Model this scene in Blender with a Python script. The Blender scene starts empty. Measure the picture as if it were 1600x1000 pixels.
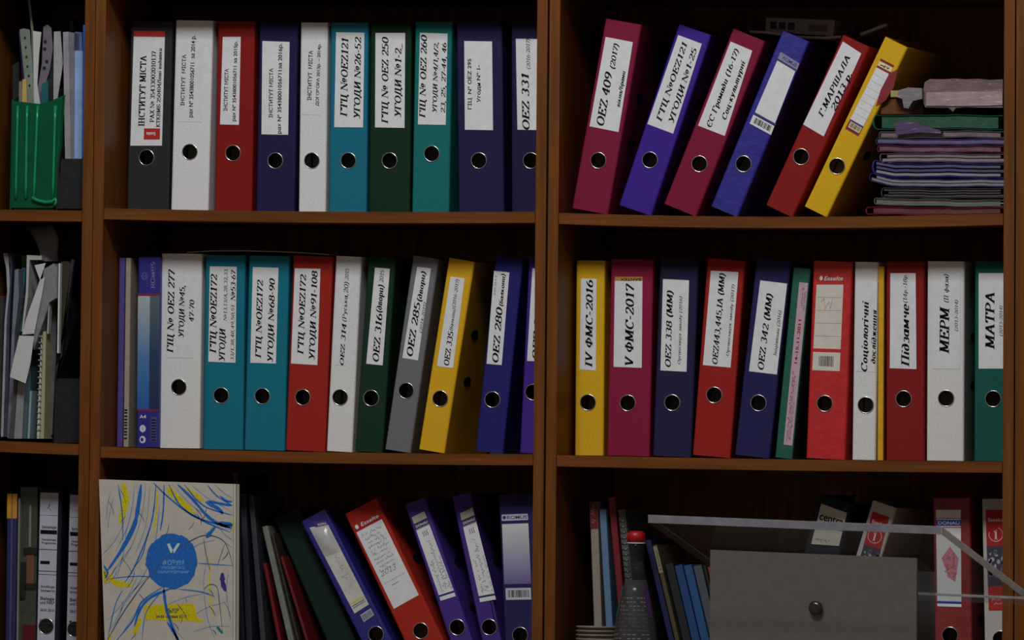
import bpy, bmesh, math, random
from mathutils import Vector, Matrix
rnd = random.Random(7)
SC = bpy.context.scene
COL = SC.collection

# ------------------------------------------------------------------ camera, world, light, exposure
ZOFF = 1.189
def cam_axes(yaw, pitch, roll):
    cy, sy, cp, sp = math.cos(yaw), math.sin(yaw), math.cos(pitch), math.sin(pitch)
    fwd = Vector((-sy*cp, cy*cp, sp)); right = Vector((cy, sy, 0)); up = right.cross(fwd)
    c, s = math.cos(roll), math.sin(roll)
    return c*right + s*up, -s*right + c*up, fwd
CAM_POS = Vector((3.94475, -15.7558, ZOFF - 0.05377))
F_PX = 15043.41
PPX, PPY = 800 - 965.14, 500 - 1419.004
CR, CU, CF = cam_axes(math.radians(18), 0.110732440, 0.0164091878)
cam = bpy.data.cameras.new('camera'); camo = bpy.data.objects.new('camera', cam); COL.objects.link(camo)
camo.matrix_world = Matrix(((CR.x, CU.x, -CF.x, CAM_POS.x), (CR.y, CU.y, -CF.y, CAM_POS.y), (CR.z, CU.z, -CF.z, CAM_POS.z), (0, 0, 0, 1)))
cam.sensor_fit = 'HORIZONTAL'; cam.sensor_width = 36; cam.lens = F_PX/1600*36
cam.shift_x = (800 - PPX)/1600; cam.shift_y = -(500 - PPY)/1600
cam.clip_start = 0.1; cam.clip_end = 100
SC.camera = camo

wd = bpy.data.worlds.new('world'); SC.world = wd; wd.use_nodes = True
wd.node_tree.nodes['Background'].inputs[0].default_value = (1.0, 0.86, 0.78, 1)
wd.node_tree.nodes['Background'].inputs[1].default_value = 0.14

def area_light(name, loc, target, size, size_y, power, color):
    l = bpy.data.lights.new(name, 'AREA'); l.shape = 'RECTANGLE'; l.size = size; l.size_y = size_y
    l.energy = power; l.color = color
    o = bpy.data.objects.new(name, l); COL.objects.link(o); o.location = loc
    o.rotation_euler = (Vector(target) - Vector(loc)).to_track_quat('-Z', 'Y').to_euler()
    return o
area_light('ceiling_lamp', (0.1, -2.8, 3.7), (0.1, 0.1, 1.4), 1.3, 0.6, 62, (0.965, 1.0, 1.035))

SC.view_settings.view_transform = 'Standard'; SC.view_settings.look = 'None'
SC.view_settings.exposure = 0.0; SC.view_settings.gamma = 1.0; SC.view_settings.use_curve_mapping = False

# ------------------------------------------------------------------ a photo point on a real plane Y = const of the room
def P(px, py, Y=0.0):
    d = CF*F_PX + CR*(px - PPX) + CU*(PPY - py)
    return CAM_POS + d*((Y - CAM_POS.y)/d.y)

# ------------------------------------------------------------------ materials
def lin(c):
    c /= 255.0
    return c/12.92 if c <= 0.04045 else ((c + 0.055)/1.055)**2.4
MATS = {}
LIT = 0.72          # reflectance of a paint that photographs as the given sRGB value under this lamp
def mat(rgb, rough=0.55, kind='paint', lit=LIT):
    key = (tuple(rgb), rough, kind, lit)
    if key in MATS: return MATS[key]
    m = bpy.data.materials.new('%s_%d_%d_%d' % (kind, *rgb)); m.use_nodes = True
    nt = m.node_tree; n = nt.nodes; L = nt.links; b = n['Principled BSDF']; out = n['Material Output']
    col = tuple(min(0.85, lin(v)/lit) for v in rgb)
    b.inputs['Base Color'].default_value = (*col, 1); b.inputs['Roughness'].default_value = rough
    tc = n.new('ShaderNodeTexCoord')
    def noise(scale, detail=3, st=None):
        t = n.new('ShaderNodeTexNoise'); t.inputs['Scale'].default_value = scale; t.inputs['Detail'].default_value = detail
        if st:
            mp = n.new('ShaderNodeMapping'); mp.inputs['Scale'].default_value = st
            L.new(tc.outputs['Object'], mp.inputs['Vector']); L.new(mp.outputs[0], t.inputs['Vector'])
        else: L.new(tc.outputs['Object'], t.inputs['Vector'])
        return t
    def vary(t, lo, hi):
        r = n.new('ShaderNodeMapRange'); r.inputs['To Min'].default_value = lo; r.inputs['To Max'].default_value = hi
        r.inputs['From Min'].default_value = 0.3; r.inputs['From Max'].default_value = 0.7
        L.new(t.outputs['Fac'], r.inputs['Value'])
        mx = n.new('ShaderNodeMix'); mx.data_type = 'RGBA'; mx.blend_type = 'MULTIPLY'; mx.inputs['Factor'].default_value = 1
        mx.inputs['A'].default_value = (*col, 1); L.new(r.outputs[0], mx.inputs['B']); L.new(mx.outputs['Result'], b.inputs['Base Color'])
    def bump(t, s, dist=0.0005):
        bp = n.new('ShaderNodeBump'); bp.inputs['Strength'].default_value = s; bp.inputs['Distance'].default_value = dist
        L.new(t.outputs['Fac'], bp.inputs['Height']); L.new(bp.outputs[0], b.inputs['Normal'])
    if kind == 'cloth':
        vary(noise(420, 4), 0.86, 1.12); bump(noise(1500, 2), 0.35); b.inputs['Specular IOR Level'].default_value = 0.12
    elif kind == 'paper':
        vary(noise(60, 5), 0.93, 1.05); bump(noise(90, 3), 0.15); b.inputs['Specular IOR Level'].default_value = 0.25
    elif kind == 'wood':
        t = noise(9, 6, (14, 14, 0.7)); vary(t, 0.72, 1.25); bump(t, 0.12); b.inputs['Specular IOR Level'].default_value = 0.18
    elif kind == 'woodx':
        t = noise(9, 6, (0.7, 14, 14)); vary(t, 0.72, 1.25); bump(t, 0.12); b.inputs['Specular IOR Level'].default_value = 0.18
    elif kind == 'ink':
        vary(noise(300, 2), 0.8, 1.2); b.inputs['Specular IOR Level'].default_value = 0.15
    elif kind == 'metal':
        b.inputs['Metallic'].default_value = 1; vary(noise(200, 2), 0.9, 1.1)
    elif kind == 'crinkle':
        t = noise(1, 4, (38, 30, 120)); vary(noise(30, 4), .75, 1.2); bump(t, .55, .003); b.inputs['Specular IOR Level'].default_value = .6; b.inputs['Roughness'].default_value = rough + .08
    elif kind == 'edge':
        vary(noise(60, 3), 0.8, 1.15)
        tl = n.new('ShaderNodeBsdfTranslucent'); tl.inputs[0].default_value = (*[min(.95, c*1.6) for c in col], 1); mx = n.new('ShaderNodeMixShader'); mx.inputs[0].default_value = .6
        L.new(b.outputs[0], mx.inputs[1]); L.new(tl.outputs[0], mx.inputs[2]); L.new(mx.outputs[0], out.inputs['Surface'])
    elif kind == 'plastic':
        vary(noise(40, 3), 0.85, 1.12); bump(noise(70, 4), 0.5, 0.002)
    elif kind in ('clear', 'film', 'tint'):
        k = {'clear': 0.86, 'film': 0.55, 'tint': 0.5}[kind]
        vary(noise(30, 3), 0.9, 1.1); bump(noise(45, 3), 0.4 if kind != 'clear' else 0.03, 0.002)
        tr = n.new('ShaderNodeBsdfTransparent'); mx = n.new('ShaderNodeMixShader')
        tr.inputs[0].default_value = (0.96, 0.97, 0.97, 1) if kind != 'tint' else (*[min(1, c*1.6 + 0.05) for c in col], 1)
        mx.inputs[0].default_value = k
        L.new(b.outputs[0], mx.inputs[1]); L.new(tr.outputs[0], mx.inputs[2]); L.new(mx.outputs[0], out.inputs['Surface'])
    else:
        vary(noise(80, 3), 0.93, 1.07)
    MATS[key] = m
    return m
def gradient_mat(name, stops, axis='Z', lo=0.0, hi=1.0):
    """printed colour ramp along an object's own axis (a printed design, like the blue packaging)"""
    m = bpy.data.materials.new(name); m.use_nodes = True; nt = m.node_tree; n = nt.nodes; L = nt.links
    tc = n.new('ShaderNodeTexCoord'); sx = n.new('ShaderNodeSeparateXYZ'); mr = n.new('ShaderNodeMapRange'); cr = n.new('ShaderNodeValToRGB')
    mr.inputs['From Min'].default_value = lo; mr.inputs['From Max'].default_value = hi
    L.new(tc.outputs['Object'], sx.inputs[0]); L.new(sx.outputs[axis], mr.inputs['Value']); L.new(mr.outputs[0], cr.inputs[0])
    els = cr.color_ramp.elements
    while len(els) < len(stops): els.new(0.5)
    for e, (p, c) in zip(els, stops): e.position = p; e.color = (*[min(.85, lin(v)/LIT) for v in c], 1)
    L.new(cr.outputs[0], n['Principled BSDF'].inputs['Base Color']); n['Principled BSDF'].inputs['Roughness'].default_value = 0.5
    return m
INK = mat((14, 14, 16), 0.6, 'ink'); WHITE = mat((206, 206, 207), 0.6, 'paper'); WOOD = mat((98, 55, 18), 0.5, 'wood'); WOODX = mat((98, 55, 18), 0.5, 'woodx')
CHROME = mat((205, 205, 205), 0.22, 'metal'); DARK = mat((14, 14, 14), 0.6, 'paint'); PAGES = mat((185, 182, 172), 0.8, 'paper')

# ------------------------------------------------------------------ mesh helpers
def box(bm, x0, x1, y0, y1, z0, z1, mi=0):
    v = [bm.verts.new(p) for p in ((x0,y0,z0),(x1,y0,z0),(x1,y1,z0),(x0,y1,z0),(x0,y0,z1),(x1,y0,z1),(x1,y1,z1),(x0,y1,z1))]
    for f in ((0,3,2,1),(4,5,6,7),(0,1,5,4),(1,2,6,5),(2,3,7,6),(3,0,4,7)):
        bm.faces.new([v[i] for i in f]).material_index = mi
def prism(bm, poly, y0, y1, mi=0):
    """poly: (x,z) points, extruded along Y"""
    a = [bm.verts.new((x, y0, z)) for x, z in poly]; b = [bm.verts.new((x, y1, z)) for x, z in poly]
    n = len(poly)
    fs = [bm.faces.new(a), bm.faces.new(b[::-1])] + [bm.faces.new((a[i], b[i], b[(i+1) % n], a[(i+1) % n])) for i in range(n)]
    for f in fs: f.material_index = mi
def zprism(bm, poly, z0, z1, mi=0):
    """poly: (x,y) points, extruded along Z"""
    a = [bm.verts.new((x, y, z0)) for x, y in poly]; b = [bm.verts.new((x, y, z1)) for x, y in poly]
    n = len(poly)
    fs = [bm.faces.new(a[::-1]), bm.faces.new(b)] + [bm.faces.new((a[i], a[(i+1) % n], b[(i+1) % n], b[i])) for i in range(n)]
    for f in fs: f.material_index = mi
def flat(bm, poly, y, mi=0):
    f = bm.faces.new([bm.verts.new((x, y, z)) for x, z in poly]); f.material_index = mi
    return f
def tube(bm, path, r, seg=8, closed=False, mi=0):
    rings = []; n = len(path)
    for i, p in enumerate(path):
        p = Vector(p); a = Vector(path[(i-1) % n] if (closed or i) else path[0]); c = Vector(path[(i+1) % n] if (closed or i < n-1) else path[-1])
        t = (c - a).normalized(); ref = Vector((0, 1, 0)) if abs(t.y) < 0.9 else Vector((1, 0, 0))
        u = t.cross(ref).normalized(); w = t.cross(u)
        rr = r[i] if isinstance(r, (list, tuple)) else r
        rings.append([bm.verts.new(p + u*rr*math.cos(k*2*math.pi/seg) + w*rr*math.sin(k*2*math.pi/seg)) for k in range(seg)])
    for i in range(n if closed else n-1):
        A, B = rings[i], rings[(i+1) % n]
        for k in range(seg):
            f = bm.faces.new((A[k], A[(k+1) % seg], B[(k+1) % seg], B[k])); f.material_index = mi; f.smooth = True
    if not closed:
        bm.faces.new(rings[0][::-1]).material_index = mi; bm.faces.new(rings[-1]).material_index = mi
def lathe(bm, prof, seg=32, cx=0, cy=0, mi=0):
    rings = []
    for r, z in prof:
        rings.append([bm.verts.new((cx + r*math.cos(k*2*math.pi/seg), cy + r*math.sin(k*2*math.pi/seg), z)) for k in range(seg)])
    for A, B in zip(rings, rings[1:]):
        for k in range(seg):
            f = bm.faces.new((A[k], A[(k+1) % seg], B[(k+1) % seg], B[k])); f.material_index = mi; f.smooth = True
    bm.faces.new(rings[0][::-1]).material_index = mi; bm.faces.new(rings[-1]).material_index = mi
def ellipse(cx, cz, rx, rz, n=24, a0=0, a1=360):
    full = abs(a1 - a0) >= 360
    return [(cx + rx*math.cos(math.radians(a0 + (a1-a0)*i/(n if full else n-1))), cz + rz*math.sin(math.radians(a0 + (a1-a0)*i/(n if full else n-1)))) for i in range(n)]
def obj(name, bm, mats, parent=None, world=False, recalc=True):
    """link bm as ONE mesh object; world=True: coordinates are world ones, turned into the parent's"""
    if recalc: bmesh.ops.recalc_face_normals(bm, faces=bm.faces[:])
    if world and parent is not None:
        bm.transform(MW[parent.name].inverted())
    me = bpy.data.meshes.new(name); bm.to_mesh(me); bm.free()
    for m in (mats if isinstance(mats, (list, tuple)) else [mats]): me.materials.append(m)
    o = bpy.data.objects.new(name, me); COL.objects.link(o)
    if parent is not None: o.parent = parent
    MW[o.name] = MW[parent.name].copy() if parent is not None else Matrix()
    return o
MW = {}
RING_AT = {}
def thing(name, label, cat, loc, group=None, ry=0.0, rz=0.0):
    o = bpy.data.objects.new(name, None); COL.objects.link(o); o.location = loc; o.rotation_euler = (0, ry, rz)
    o.empty_display_size = 0.03
    o['label'] = label; o['category'] = cat
    if group: o['group'] = group
    MW[o.name] = Matrix.Translation(loc) @ Matrix.Rotation(rz, 4, 'Z') @ Matrix.Rotation(ry, 4, 'Y')
    return o
def solo(name, bm, mats, label, cat, group=None):
    """a thing that is one mesh, built in world coordinates, origin moved to its base"""
    zs = [v.co.z for v in bm.verts]; c = sum((v.co for v in bm.verts), Vector())/len(bm.verts); c.z = min(zs)
    bm.transform(Matrix.Translation(-c))
    o = obj(name, bm, mats); o.location = c; MW[o.name] = Matrix.Translation(c)
    o['label'] = label; o['category'] = cat
    if group: o['group'] = group
    return o
def struct(name, bm, m):
    o = obj(name, bm, m); o['kind'] = 'structure'; return o

# ------------------------------------------------------------------ lettering
# bold slab-serif letters drawn with a broad pen; v: stem with serifs, t/b: serif at top/bottom only, w: bare stem
GL = {
'Г':(.76,'v .2|l .2 .96 .68 .96|l .68 .98 .68 .72'), 'І':(.42,'v .21'), 'I':(.42,'v .21'),
'Т':(.82,'b .41|l .06 .96 .76 .96|l .07 .98 .07 .72|l .75 .98 .75 .72'), 'Ц':(.92,'t .2|t .66|l .1 .04 .86 .04|l .84 .06 .84 -.2'),
'Н':(.92,'v .2|v .72|l .2 .5 .72 .5'), '№':(1.5,'h .14|h .8|l .14 .97 .8 .03|s .12 .96|s .14 .04|s .8 .96|e 1.18 .55 .15 .22|l 1.02 .17 1.36 .17'),
'О':(.92,'e .46 .5 .35 .46'), 'Е':(.82,'v .2|l .2 .96 .7 .96|l .7 .98 .7 .74|l .2 .52 .52 .52|l .52 .66 .52 .38|l .2 .04 .74 .04|l .74 .02 .74 .28'),
'Z':(.8,'l .12 .96 .7 .96|l .13 .98 .13 .74|l .66 .96 .14 .04|l .1 .04 .72 .04|l .72 .02 .72 .28'),
'У':(.84,'l .14 .97 .46 .36|l .74 .97 .4 .14|a .26 .2 .16 .16 -20 -150|s .14 .96|s .74 .96'),
'Д':(.96,'l .34 .95 .2 .06|w .68|l .28 .96 .76 .96|l .06 .05 .9 .05|l .08 .06 .08 -.2|l .88 .06 .88 -.2'),
'И':(.92,'v .2|v .72|l .2 .1 .72 .9'), 'С':(.86,'a .46 .5 .35 .46 45 315|l .74 .98 .74 .68'), 'М':(1.08,'v .18|v .88|l .2 .98 .53 .1|l .53 .1 .86 .98'),
'А':(.9,'l .46 .98 .14 .03|l .44 .98 .78 .03|l .26 .34 .66 .34|s .14 .03|s .78 .03'), 'Р':(.8,'v .2|a .42 .71 .28 .25 -90 90|l .2 .96 .44 .96|l .2 .46 .44 .46'),
'Х':(.86,'l .14 .97 .74 .03|l .74 .97 .14 .03|s .14 .96|s .74 .96|s .14 .04|s .74 .04'), 'К':(.88,'v .2|l .26 .5 .7 .96|l .36 .56 .76 .03|s .72 .96|s .76 .04'),
'В':(.84,'v .2|a .42 .74 .26 .22 -90 90|a .42 .27 .3 .23 -90 90|l .2 .96 .44 .96|l .2 .51 .44 .51|l .2 .04 .44 .04'),
'Б':(.82,'v .2|l .2 .96 .68 .96|l .68 .98 .68 .74|a .42 .29 .3 .25 -90 90|l .2 .54 .44 .54|l .2 .04 .44 .04'),
'П':(.92,'v .2|v .72|l .2 .96 .72 .96'), 'Л':(.9,'v .72|l .36 .96 .22 .1|l .22 .08 .06 .06|l .3 .96 .72 .96'), 'Ш':(1.2,'t .18|w .6|t 1.0|l .1 .04 1.08 .04'),
'Ф':(1.0,'v .5|e .5 .5 .36 .3'), 'Є':(.86,'a .46 .5 .35 .46 45 315|l .16 .52 .6 .52|l .74 .98 .74 .72'), 'V':(.86,'l .14 .97 .44 .03|l .76 .97 .44 .03|s .14 .96|s .74 .96'),
'0':(.74,'e .37 .5 .27 .46'), '1':(.6,'b .34|l .34 .96 .14 .8'), '2':(.72,'a .36 .7 .24 .26 170 -30|l .56 .56 .12 .06|l .1 .05 .64 .05|l .64 .04 .64 .22'),
'3':(.72,'a .34 .73 .22 .23 150 -80|a .34 .27 .26 .24 80 -150'), '4':(.74,'b .5|l .5 .96 .08 .34|l .06 .3 .7 .3'), '5':(.72,'l .16 .95 .6 .95|l .16 .96 .14 .5|a .34 .31 .27 .27 125 -150'),
'6':(.74,'e .38 .3 .25 .27|a .66 .34 .54 .64 180 110'), '7':(.7,'l .1 .95 .64 .95|l .62 .95 .28 .02|l .11 .96 .11 .76'), '8':(.74,'e .37 .73 .22 .23|e .37 .27 .27 .25'), '9':(.74,'e .36 .7 .25 .26|a .08 .66 .54 .64 0 -70'),
'-':(.42,'l .06 .38 .36 .38|l .06 .42 .36 .42'), '–':(.6,'l .04 .4 .56 .4'), ',':(.32,'w .16 0 .12|l .18 .02 .1 -.18'), '.':(.32,'w .16 0 .13'),
'(':(.4,'a .5 .4 .36 .66 115 245'), ')':(.4,'a -.1 .4 .36 .66 65 -65'), '/':(.5,'l .06 -.1 .44 1'), '_':(.6,'l 0 -.1 .6 -.1'), ' ':(.36,''),
'а':(.64,'e .28 .32 .19 .28|w .52 0 .66|l .52 .04 .62 .04'), 'б':(.62,'e .3 .3 .2 .27|l .1 .4 .2 .85|l .2 .88 .56 .94'),
'в':(.6,'w .14 0 .64|a .26 .49 .18 .14 -90 90|a .28 .18 .2 .15 -90 90|l .14 .63 .28 .63|l .14 .03 .28 .03|l .14 .34 .3 .34'),
'г':(.52,'w .16 0 .66|l .16 .62 .48 .62|l .47 .64 .47 .48|l .06 .03 .28 .03'), 'д':(.62,'e .28 .3 .19 .27|l .48 .3 .46 .6|l .46 .6 .3 .88|l .3 .9 .1 .9'),
'е':(.58,'a .3 .32 .2 .3 0 320|l .12 .34 .5 .34'), 'ж':(.86,'w .43 0 .66|l .1 .63 .36 .33|l .36 .33 .08 .03|l .76 .63 .5 .33|l .5 .33 .8 .03'), 'з':(.54,'a .26 .48 .17 .15 150 -80|a .26 .18 .2 .16 80 -150'),
'и':(.7,'w .16 0 .66|w .52 0 .66|l .16 .04 .5 .1|l .06 .63 .18 .63|l .52 .03 .64 .03'), 'і':(.34,'w .16 0 .64|l .06 .63 .18 .63|l .16 .03 .28 .03|w .2 .82 .95'), 'ї':(.38,'w .16 0 .64|w .08 .82 .95|w .3 .82 .95'),
'к':(.64,'w .16 0 .66|l .2 .33 .5 .63|l .26 .36 .54 .03'), 'л':(.64,'w .5 0 .66|l .3 .64 .16 .05|l .26 .63 .5 .63'), 'м':(.84,'w .16 0 .66|w .68 0 .66|l .16 .64 .42 .1|l .42 .1 .68 .64'),
'н':(.7,'w .16 0 .66|w .54 0 .66|l .16 .34 .54 .34|l .06 .63 .24 .63|l .06 .03 .24 .03|l .44 .63 .62 .63|l .44 .03 .62 .03'), 'о':(.6,'e .3 .32 .2 .29'),
'п':(.7,'w .16 0 .66|w .52 0 .6|l .16 .58 .4 .64|l .52 .03 .64 .03'), 'р':(.64,'w .16 -.28 .66|e .34 .32 .2 .29|l .06 -.26 .28 -.26'), 'с':(.54,'a .3 .32 .2 .29 45 315'),
'т':(.94,'w .16 0 .66|w .46 0 .6|w .76 0 .6|l .16 .6 .76 .62'), 'у':(.62,'l .1 .64 .3 .1|l .54 .64 .24 -.2|l .24 -.22 .08 -.22'), 'ф':(.84,'w .42 -.28 .9|e .42 .32 .3 .28'), 'х':(.6,'l .1 .64 .5 .03|l .5 .64 .1 .03'),
'ц':(.72,'w .16 0 .66|w .52 0 .66|l .16 .04 .64 .04|l .62 .04 .62 -.18'), 'ч':(.64,'w .5 0 .66|l .14 .64 .16 .38|l .16 .34 .5 .36'), 'ш':(.96,'w .16 0 .66|w .46 0 .66|w .76 0 .66|l .16 .04 .88 .04'),
'ь':(.58,'w .16 0 .66|a .28 .19 .19 .16 -90 90|l .16 .35 .3 .35|l .16 .03 .3 .03'), 'я':(.62,'w .48 0 .66|a .34 .47 .18 .16 90 270|l .34 .63 .48 .63|l .34 .32 .48 .32|l .34 .32 .12 .03'),
}
GL.update({'R': (.86, 'v .2|a .42 .72 .27 .24 -90 90|l .2 .96 .44 .96|l .2 .48 .44 .48|l .44 .48 .74 .04|s .76 .04'), 'U': (.9, 't .2|t .7|a .45 .3 .26 .26 180 360'),
           'S': (.76, 'a .38 .73 .23 .23 40 270|a .38 .27 .24 .23 90 -140'), 'O': GL['О'], 'M': GL['М'], 'E': GL['Е']})
def serif_polys(s, pen=(.104, .046), slant=.2):
    out = []; x = 0.0; A, B = pen
    def stroke(pts):
        n = len(pts); L = []; R = []
        for i in range(n):
            a = pts[max(0, i-1)]; c = pts[min(n-1, i+1)]
            tx, ty = c[0]-a[0], c[1]-a[1]; d = math.hypot(tx, ty) or 1; nx, ny = -ty/d, tx/d
            w = math.sqrt((A*nx)**2 + (B*ny)**2)
            L.append((pts[i][0]+nx*w, pts[i][1]+ny*w)); R.append((pts[i][0]-nx*w, pts[i][1]-ny*w))
        for i in range(n-1): out.append([L[i], R[i], R[i+1], L[i+1]])
    for ch in s:
        adv, spec = GL[ch]; k0 = len(out)
        for tok in filter(None, spec.split('|')):
            q = tok.split(); c = q[0]; v = [float(t) for t in q[1:]]
            if c in 'vtbw':
                y0, y1 = (v[1], v[2]) if len(v) > 2 else (0, 1)
                out.append([(v[0]-A, y0), (v[0]+A, y0), (v[0]+A, y1), (v[0]-A, y1)])
                if c in 'vb': out.append([(v[0]-.19, 0), (v[0]+.19, 0), (v[0]+.19, .075), (v[0]-.19, .075)])
                if c in 'vt': out.append([(v[0]-.19, .925), (v[0]+.19, .925), (v[0]+.19, 1), (v[0]-.19, 1)])
            elif c == 'h': out.append([(v[0]-.04, 0), (v[0]+.04, 0), (v[0]+.04, 1), (v[0]-.04, 1)])
            elif c == 's': out.append([(v[0]-.16, v[1]-.035), (v[0]+.16, v[1]-.035), (v[0]+.16, v[1]+.035), (v[0]-.16, v[1]+.035)])
            elif c == 'l': stroke([(v[0], v[1]), (v[2], v[3])])
            elif c == 'e': p = ellipse(*v, 20); stroke(p + [p[0], p[1]])
            elif c == 'a':
                n = 12; stroke([(v[0]+v[2]*math.cos(math.radians(v[4]+(v[5]-v[4])*i/n)), v[1]+v[3]*math.sin(math.radians(v[4]+(v[5]-v[4])*i/n))) for i in range(n+1)])
        for k in range(k0, len(out)): out[k] = [(px + x + slant*py, py) for px, py in out[k]]
        x += adv + .02
    return out
SANS = {}
def sans_polys(s, bold=0.0, slant=0.0):
    if (s, bold, slant) in SANS: return SANS[(s, bold, slant)]
    c = bpy.data.curves.new('lettering', 'FONT'); c.body = s.replace('№', 'Nº'); c.size = 1; c.offset = bold; c.shear = slant; c.resolution_u = 4
    o = bpy.data.objects.new('lettering', c); COL.objects.link(o)
    dg = bpy.context.evaluated_depsgraph_get(); me = bpy.data.meshes.new_from_object(o.evaluated_get(dg))
    H = 0.727
    out = [[(me.vertices[i].co.x/H, me.vertices[i].co.y/H) for i in p.vertices] for p in me.polygons]
    bpy.data.objects.remove(o); bpy.data.curves.remove(c); bpy.data.meshes.remove(me)
    SANS[(s, bold, slant)] = out
    return out
def text_polys(s, style):
    if style == 'bi': return serif_polys(s)
    if style == 'b': return serif_polys(s, slant=0)
    if style == 'i': return serif_polys(s, pen=(.075, .045))
    if style == 'hand': return serif_polys(s, pen=(.035, .035), slant=.3)
    if style == 'sb': return sans_polys(s, .018)
    if style == 'si': return sans_polys(s, .012, .2)
    return sans_polys(s, .022)
def fit_text(s, style, x0, x1, y0, h):
    """letters with cap height h on base line y0 filling x0..x1"""
    ps = text_polys(s, style)
    lo = min(p[0] for q in ps for p in q); hi = max(p[0] for q in ps for p in q)
    k = (x1 - x0)/max(1e-6, hi - lo)
    return [[(x0 + (p[0]-lo)*k, y0 + p[1]*h) for p in q] for q in ps]
def squiggle(x0, x1, y0, h, r, w, sp=1.0):
    pts = []; x = x0; n = 0
    while x < x1:
        pts.append((x + r.uniform(-.2, .2)*h*sp, y0 + (h*r.choice([.45, .5, .55, 1.1]) if n % 2 else h*r.choice([0, 0, .05, -.4])))); x += h*sp*r.uniform(.25, .5); n += 1
        if r.random() < .12 and len(pts) > 2: yield pts; pts = []; x += h*sp*.5
    if len(pts) > 1: yield pts
def line_polys(pts, w):
    out = []
    for a, b in zip(pts, pts[1:]):
        dx, dy = b[0]-a[0], b[1]-a[1]; d = math.hypot(dx, dy) or 1; nx, ny = -dy/d*w/2, dx/d*w/2
        out.append([(a[0]+nx, a[1]+ny), (a[0]-nx, a[1]-ny), (b[0]-nx, b[1]-ny), (b[0]+nx, b[1]+ny)])
    return out
def rect(x0, x1, z0, z1): return [(x0, z0), (x1, z0), (x1, z1), (x0, z1)]

class Sheet:
    """a printed label in a spine's own x,z plane: u runs up it, v across from the left"""
    def __init__(s, quad): s.TL, s.TR, s.BR, s.BL = [Vector(q) for q in quad]; s.W = ((s.TR-s.TL).length + (s.BR-s.BL).length)/2; s.H = ((s.TL-s.BL).length + (s.TR-s.BR).length)/2
    def at(s, u, v):
        p = s.BL*(1-u)*(1-v) + s.BR*(1-u)*v + s.TL*u*(1-v) + s.TR*u*v
        return (p.x, p.y)
    def up(s, t, style, u0, u1, v, h):      # text climbing the label
        base = v + h/2
        return [[s.at(x, base - y) for x, y in q] for q in fit_text(t, style, u0, u1, 0, h)]
    def across(s, t, style, v0, v1, u0, h):  # text written across; h in u
        return [[s.at(y, x) for x, y in q] for q in fit_text(t, style, v0, v1, u0, h)]
    def flip(s, t, style, v0, v1, u0, h):    # upside down
        return [[s.at(2*u0 + h - y, v0 + v1 - x) for x, y in q] for q in fit_text(t, style, v0, v1, u0, h)]
    def rect(s, v0, v1, u0, u1): return [s.at(u0, v0), s.at(u0, v1), s.at(u1, v1), s.at(u1, v0)]
    def bars(s, v0, v1, u0, u1, seed=1, vertical=True):
        r = random.Random(seed); out = []; x = v0
        while x < v1:
            w = (v1-v0)*r.choice([.015, .03, .05]); out.append(s.rect(x, min(v1, x+w), u0, u1)); x += w + (v1-v0)*r.choice([.015, .03, .04])
        return out

def hand_lines(S, rows, seed, w=.0005, vert=False):
    r = random.Random(seed); out = []
    for (a0, a1, b, h) in rows:
        for pts in squiggle(a0, a1, 0, h, r, w, S.W/S.H if vert else S.H/S.W):
            out += line_polys([S.at(x, b - y) if vert else S.at(b + y, x) for x, y in pts], w)
    return out
def ink(name, polys, m, parent, y):
    bm = bmesh.new()
    for q in polys:
        if isinstance(q, tuple): flat(bm, q[0], y - 0.00006*q[1], q[1])
        else: flat(bm, q, y)
    # all faces look out of the shelf (-Y)
    for f in bm.faces:
        f.normal_update()
        if f.normal.y > 0: f.normal_flip()
    return obj(name, bm, m, parent, recalc=False)

# ------------------------------------------------------------------ bookcases
W, TH, DEP = 0.7956, 0.018, 0.42
Z1, Z2, ZS = 0.416 + ZOFF, 0.010876 + ZOFF, 0.4051
ZS3 = 0.381
def line_z(a, b, sag):
    A, B = P(*a), P(*b)
    def f(x):
        t = (x - A.x)/(B.x - A.x); c = 4*t*(1-t) if 0 < t < 1 else 0
        return A.z + (B.z - A.z)*t - sag*c
    return f
SHELF = {'L1': line_z((165, 325.3), (835, 330.6), .0028), 'L2': line_z((155, 697.7), (835, 709.6), .0028), 'R1': line_z((874, 332.5), (1568, 333.5), .006),
         'R2': line_z((870, 711.2), (1568, 721), .0015), 'A1': line_z((0, 327.7), (130, 329), 0), 'A2': line_z((0, 689), (122, 694), 0)}
for k in 'LRA': SHELF[k+'3'] = (lambda x: Z2 - ZS3); SHELF[k+'0'] = (lambda x: Z1 + ZS)
SHELF['N1'] = lambda x: Z1; SHELF['N2'] = lambda x: Z2; SHELF['N3'] = lambda x: Z2-ZS3; SHELF['N0'] = lambda x: Z1+ZS
TOPZ = Z1 + ZS - .022
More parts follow.
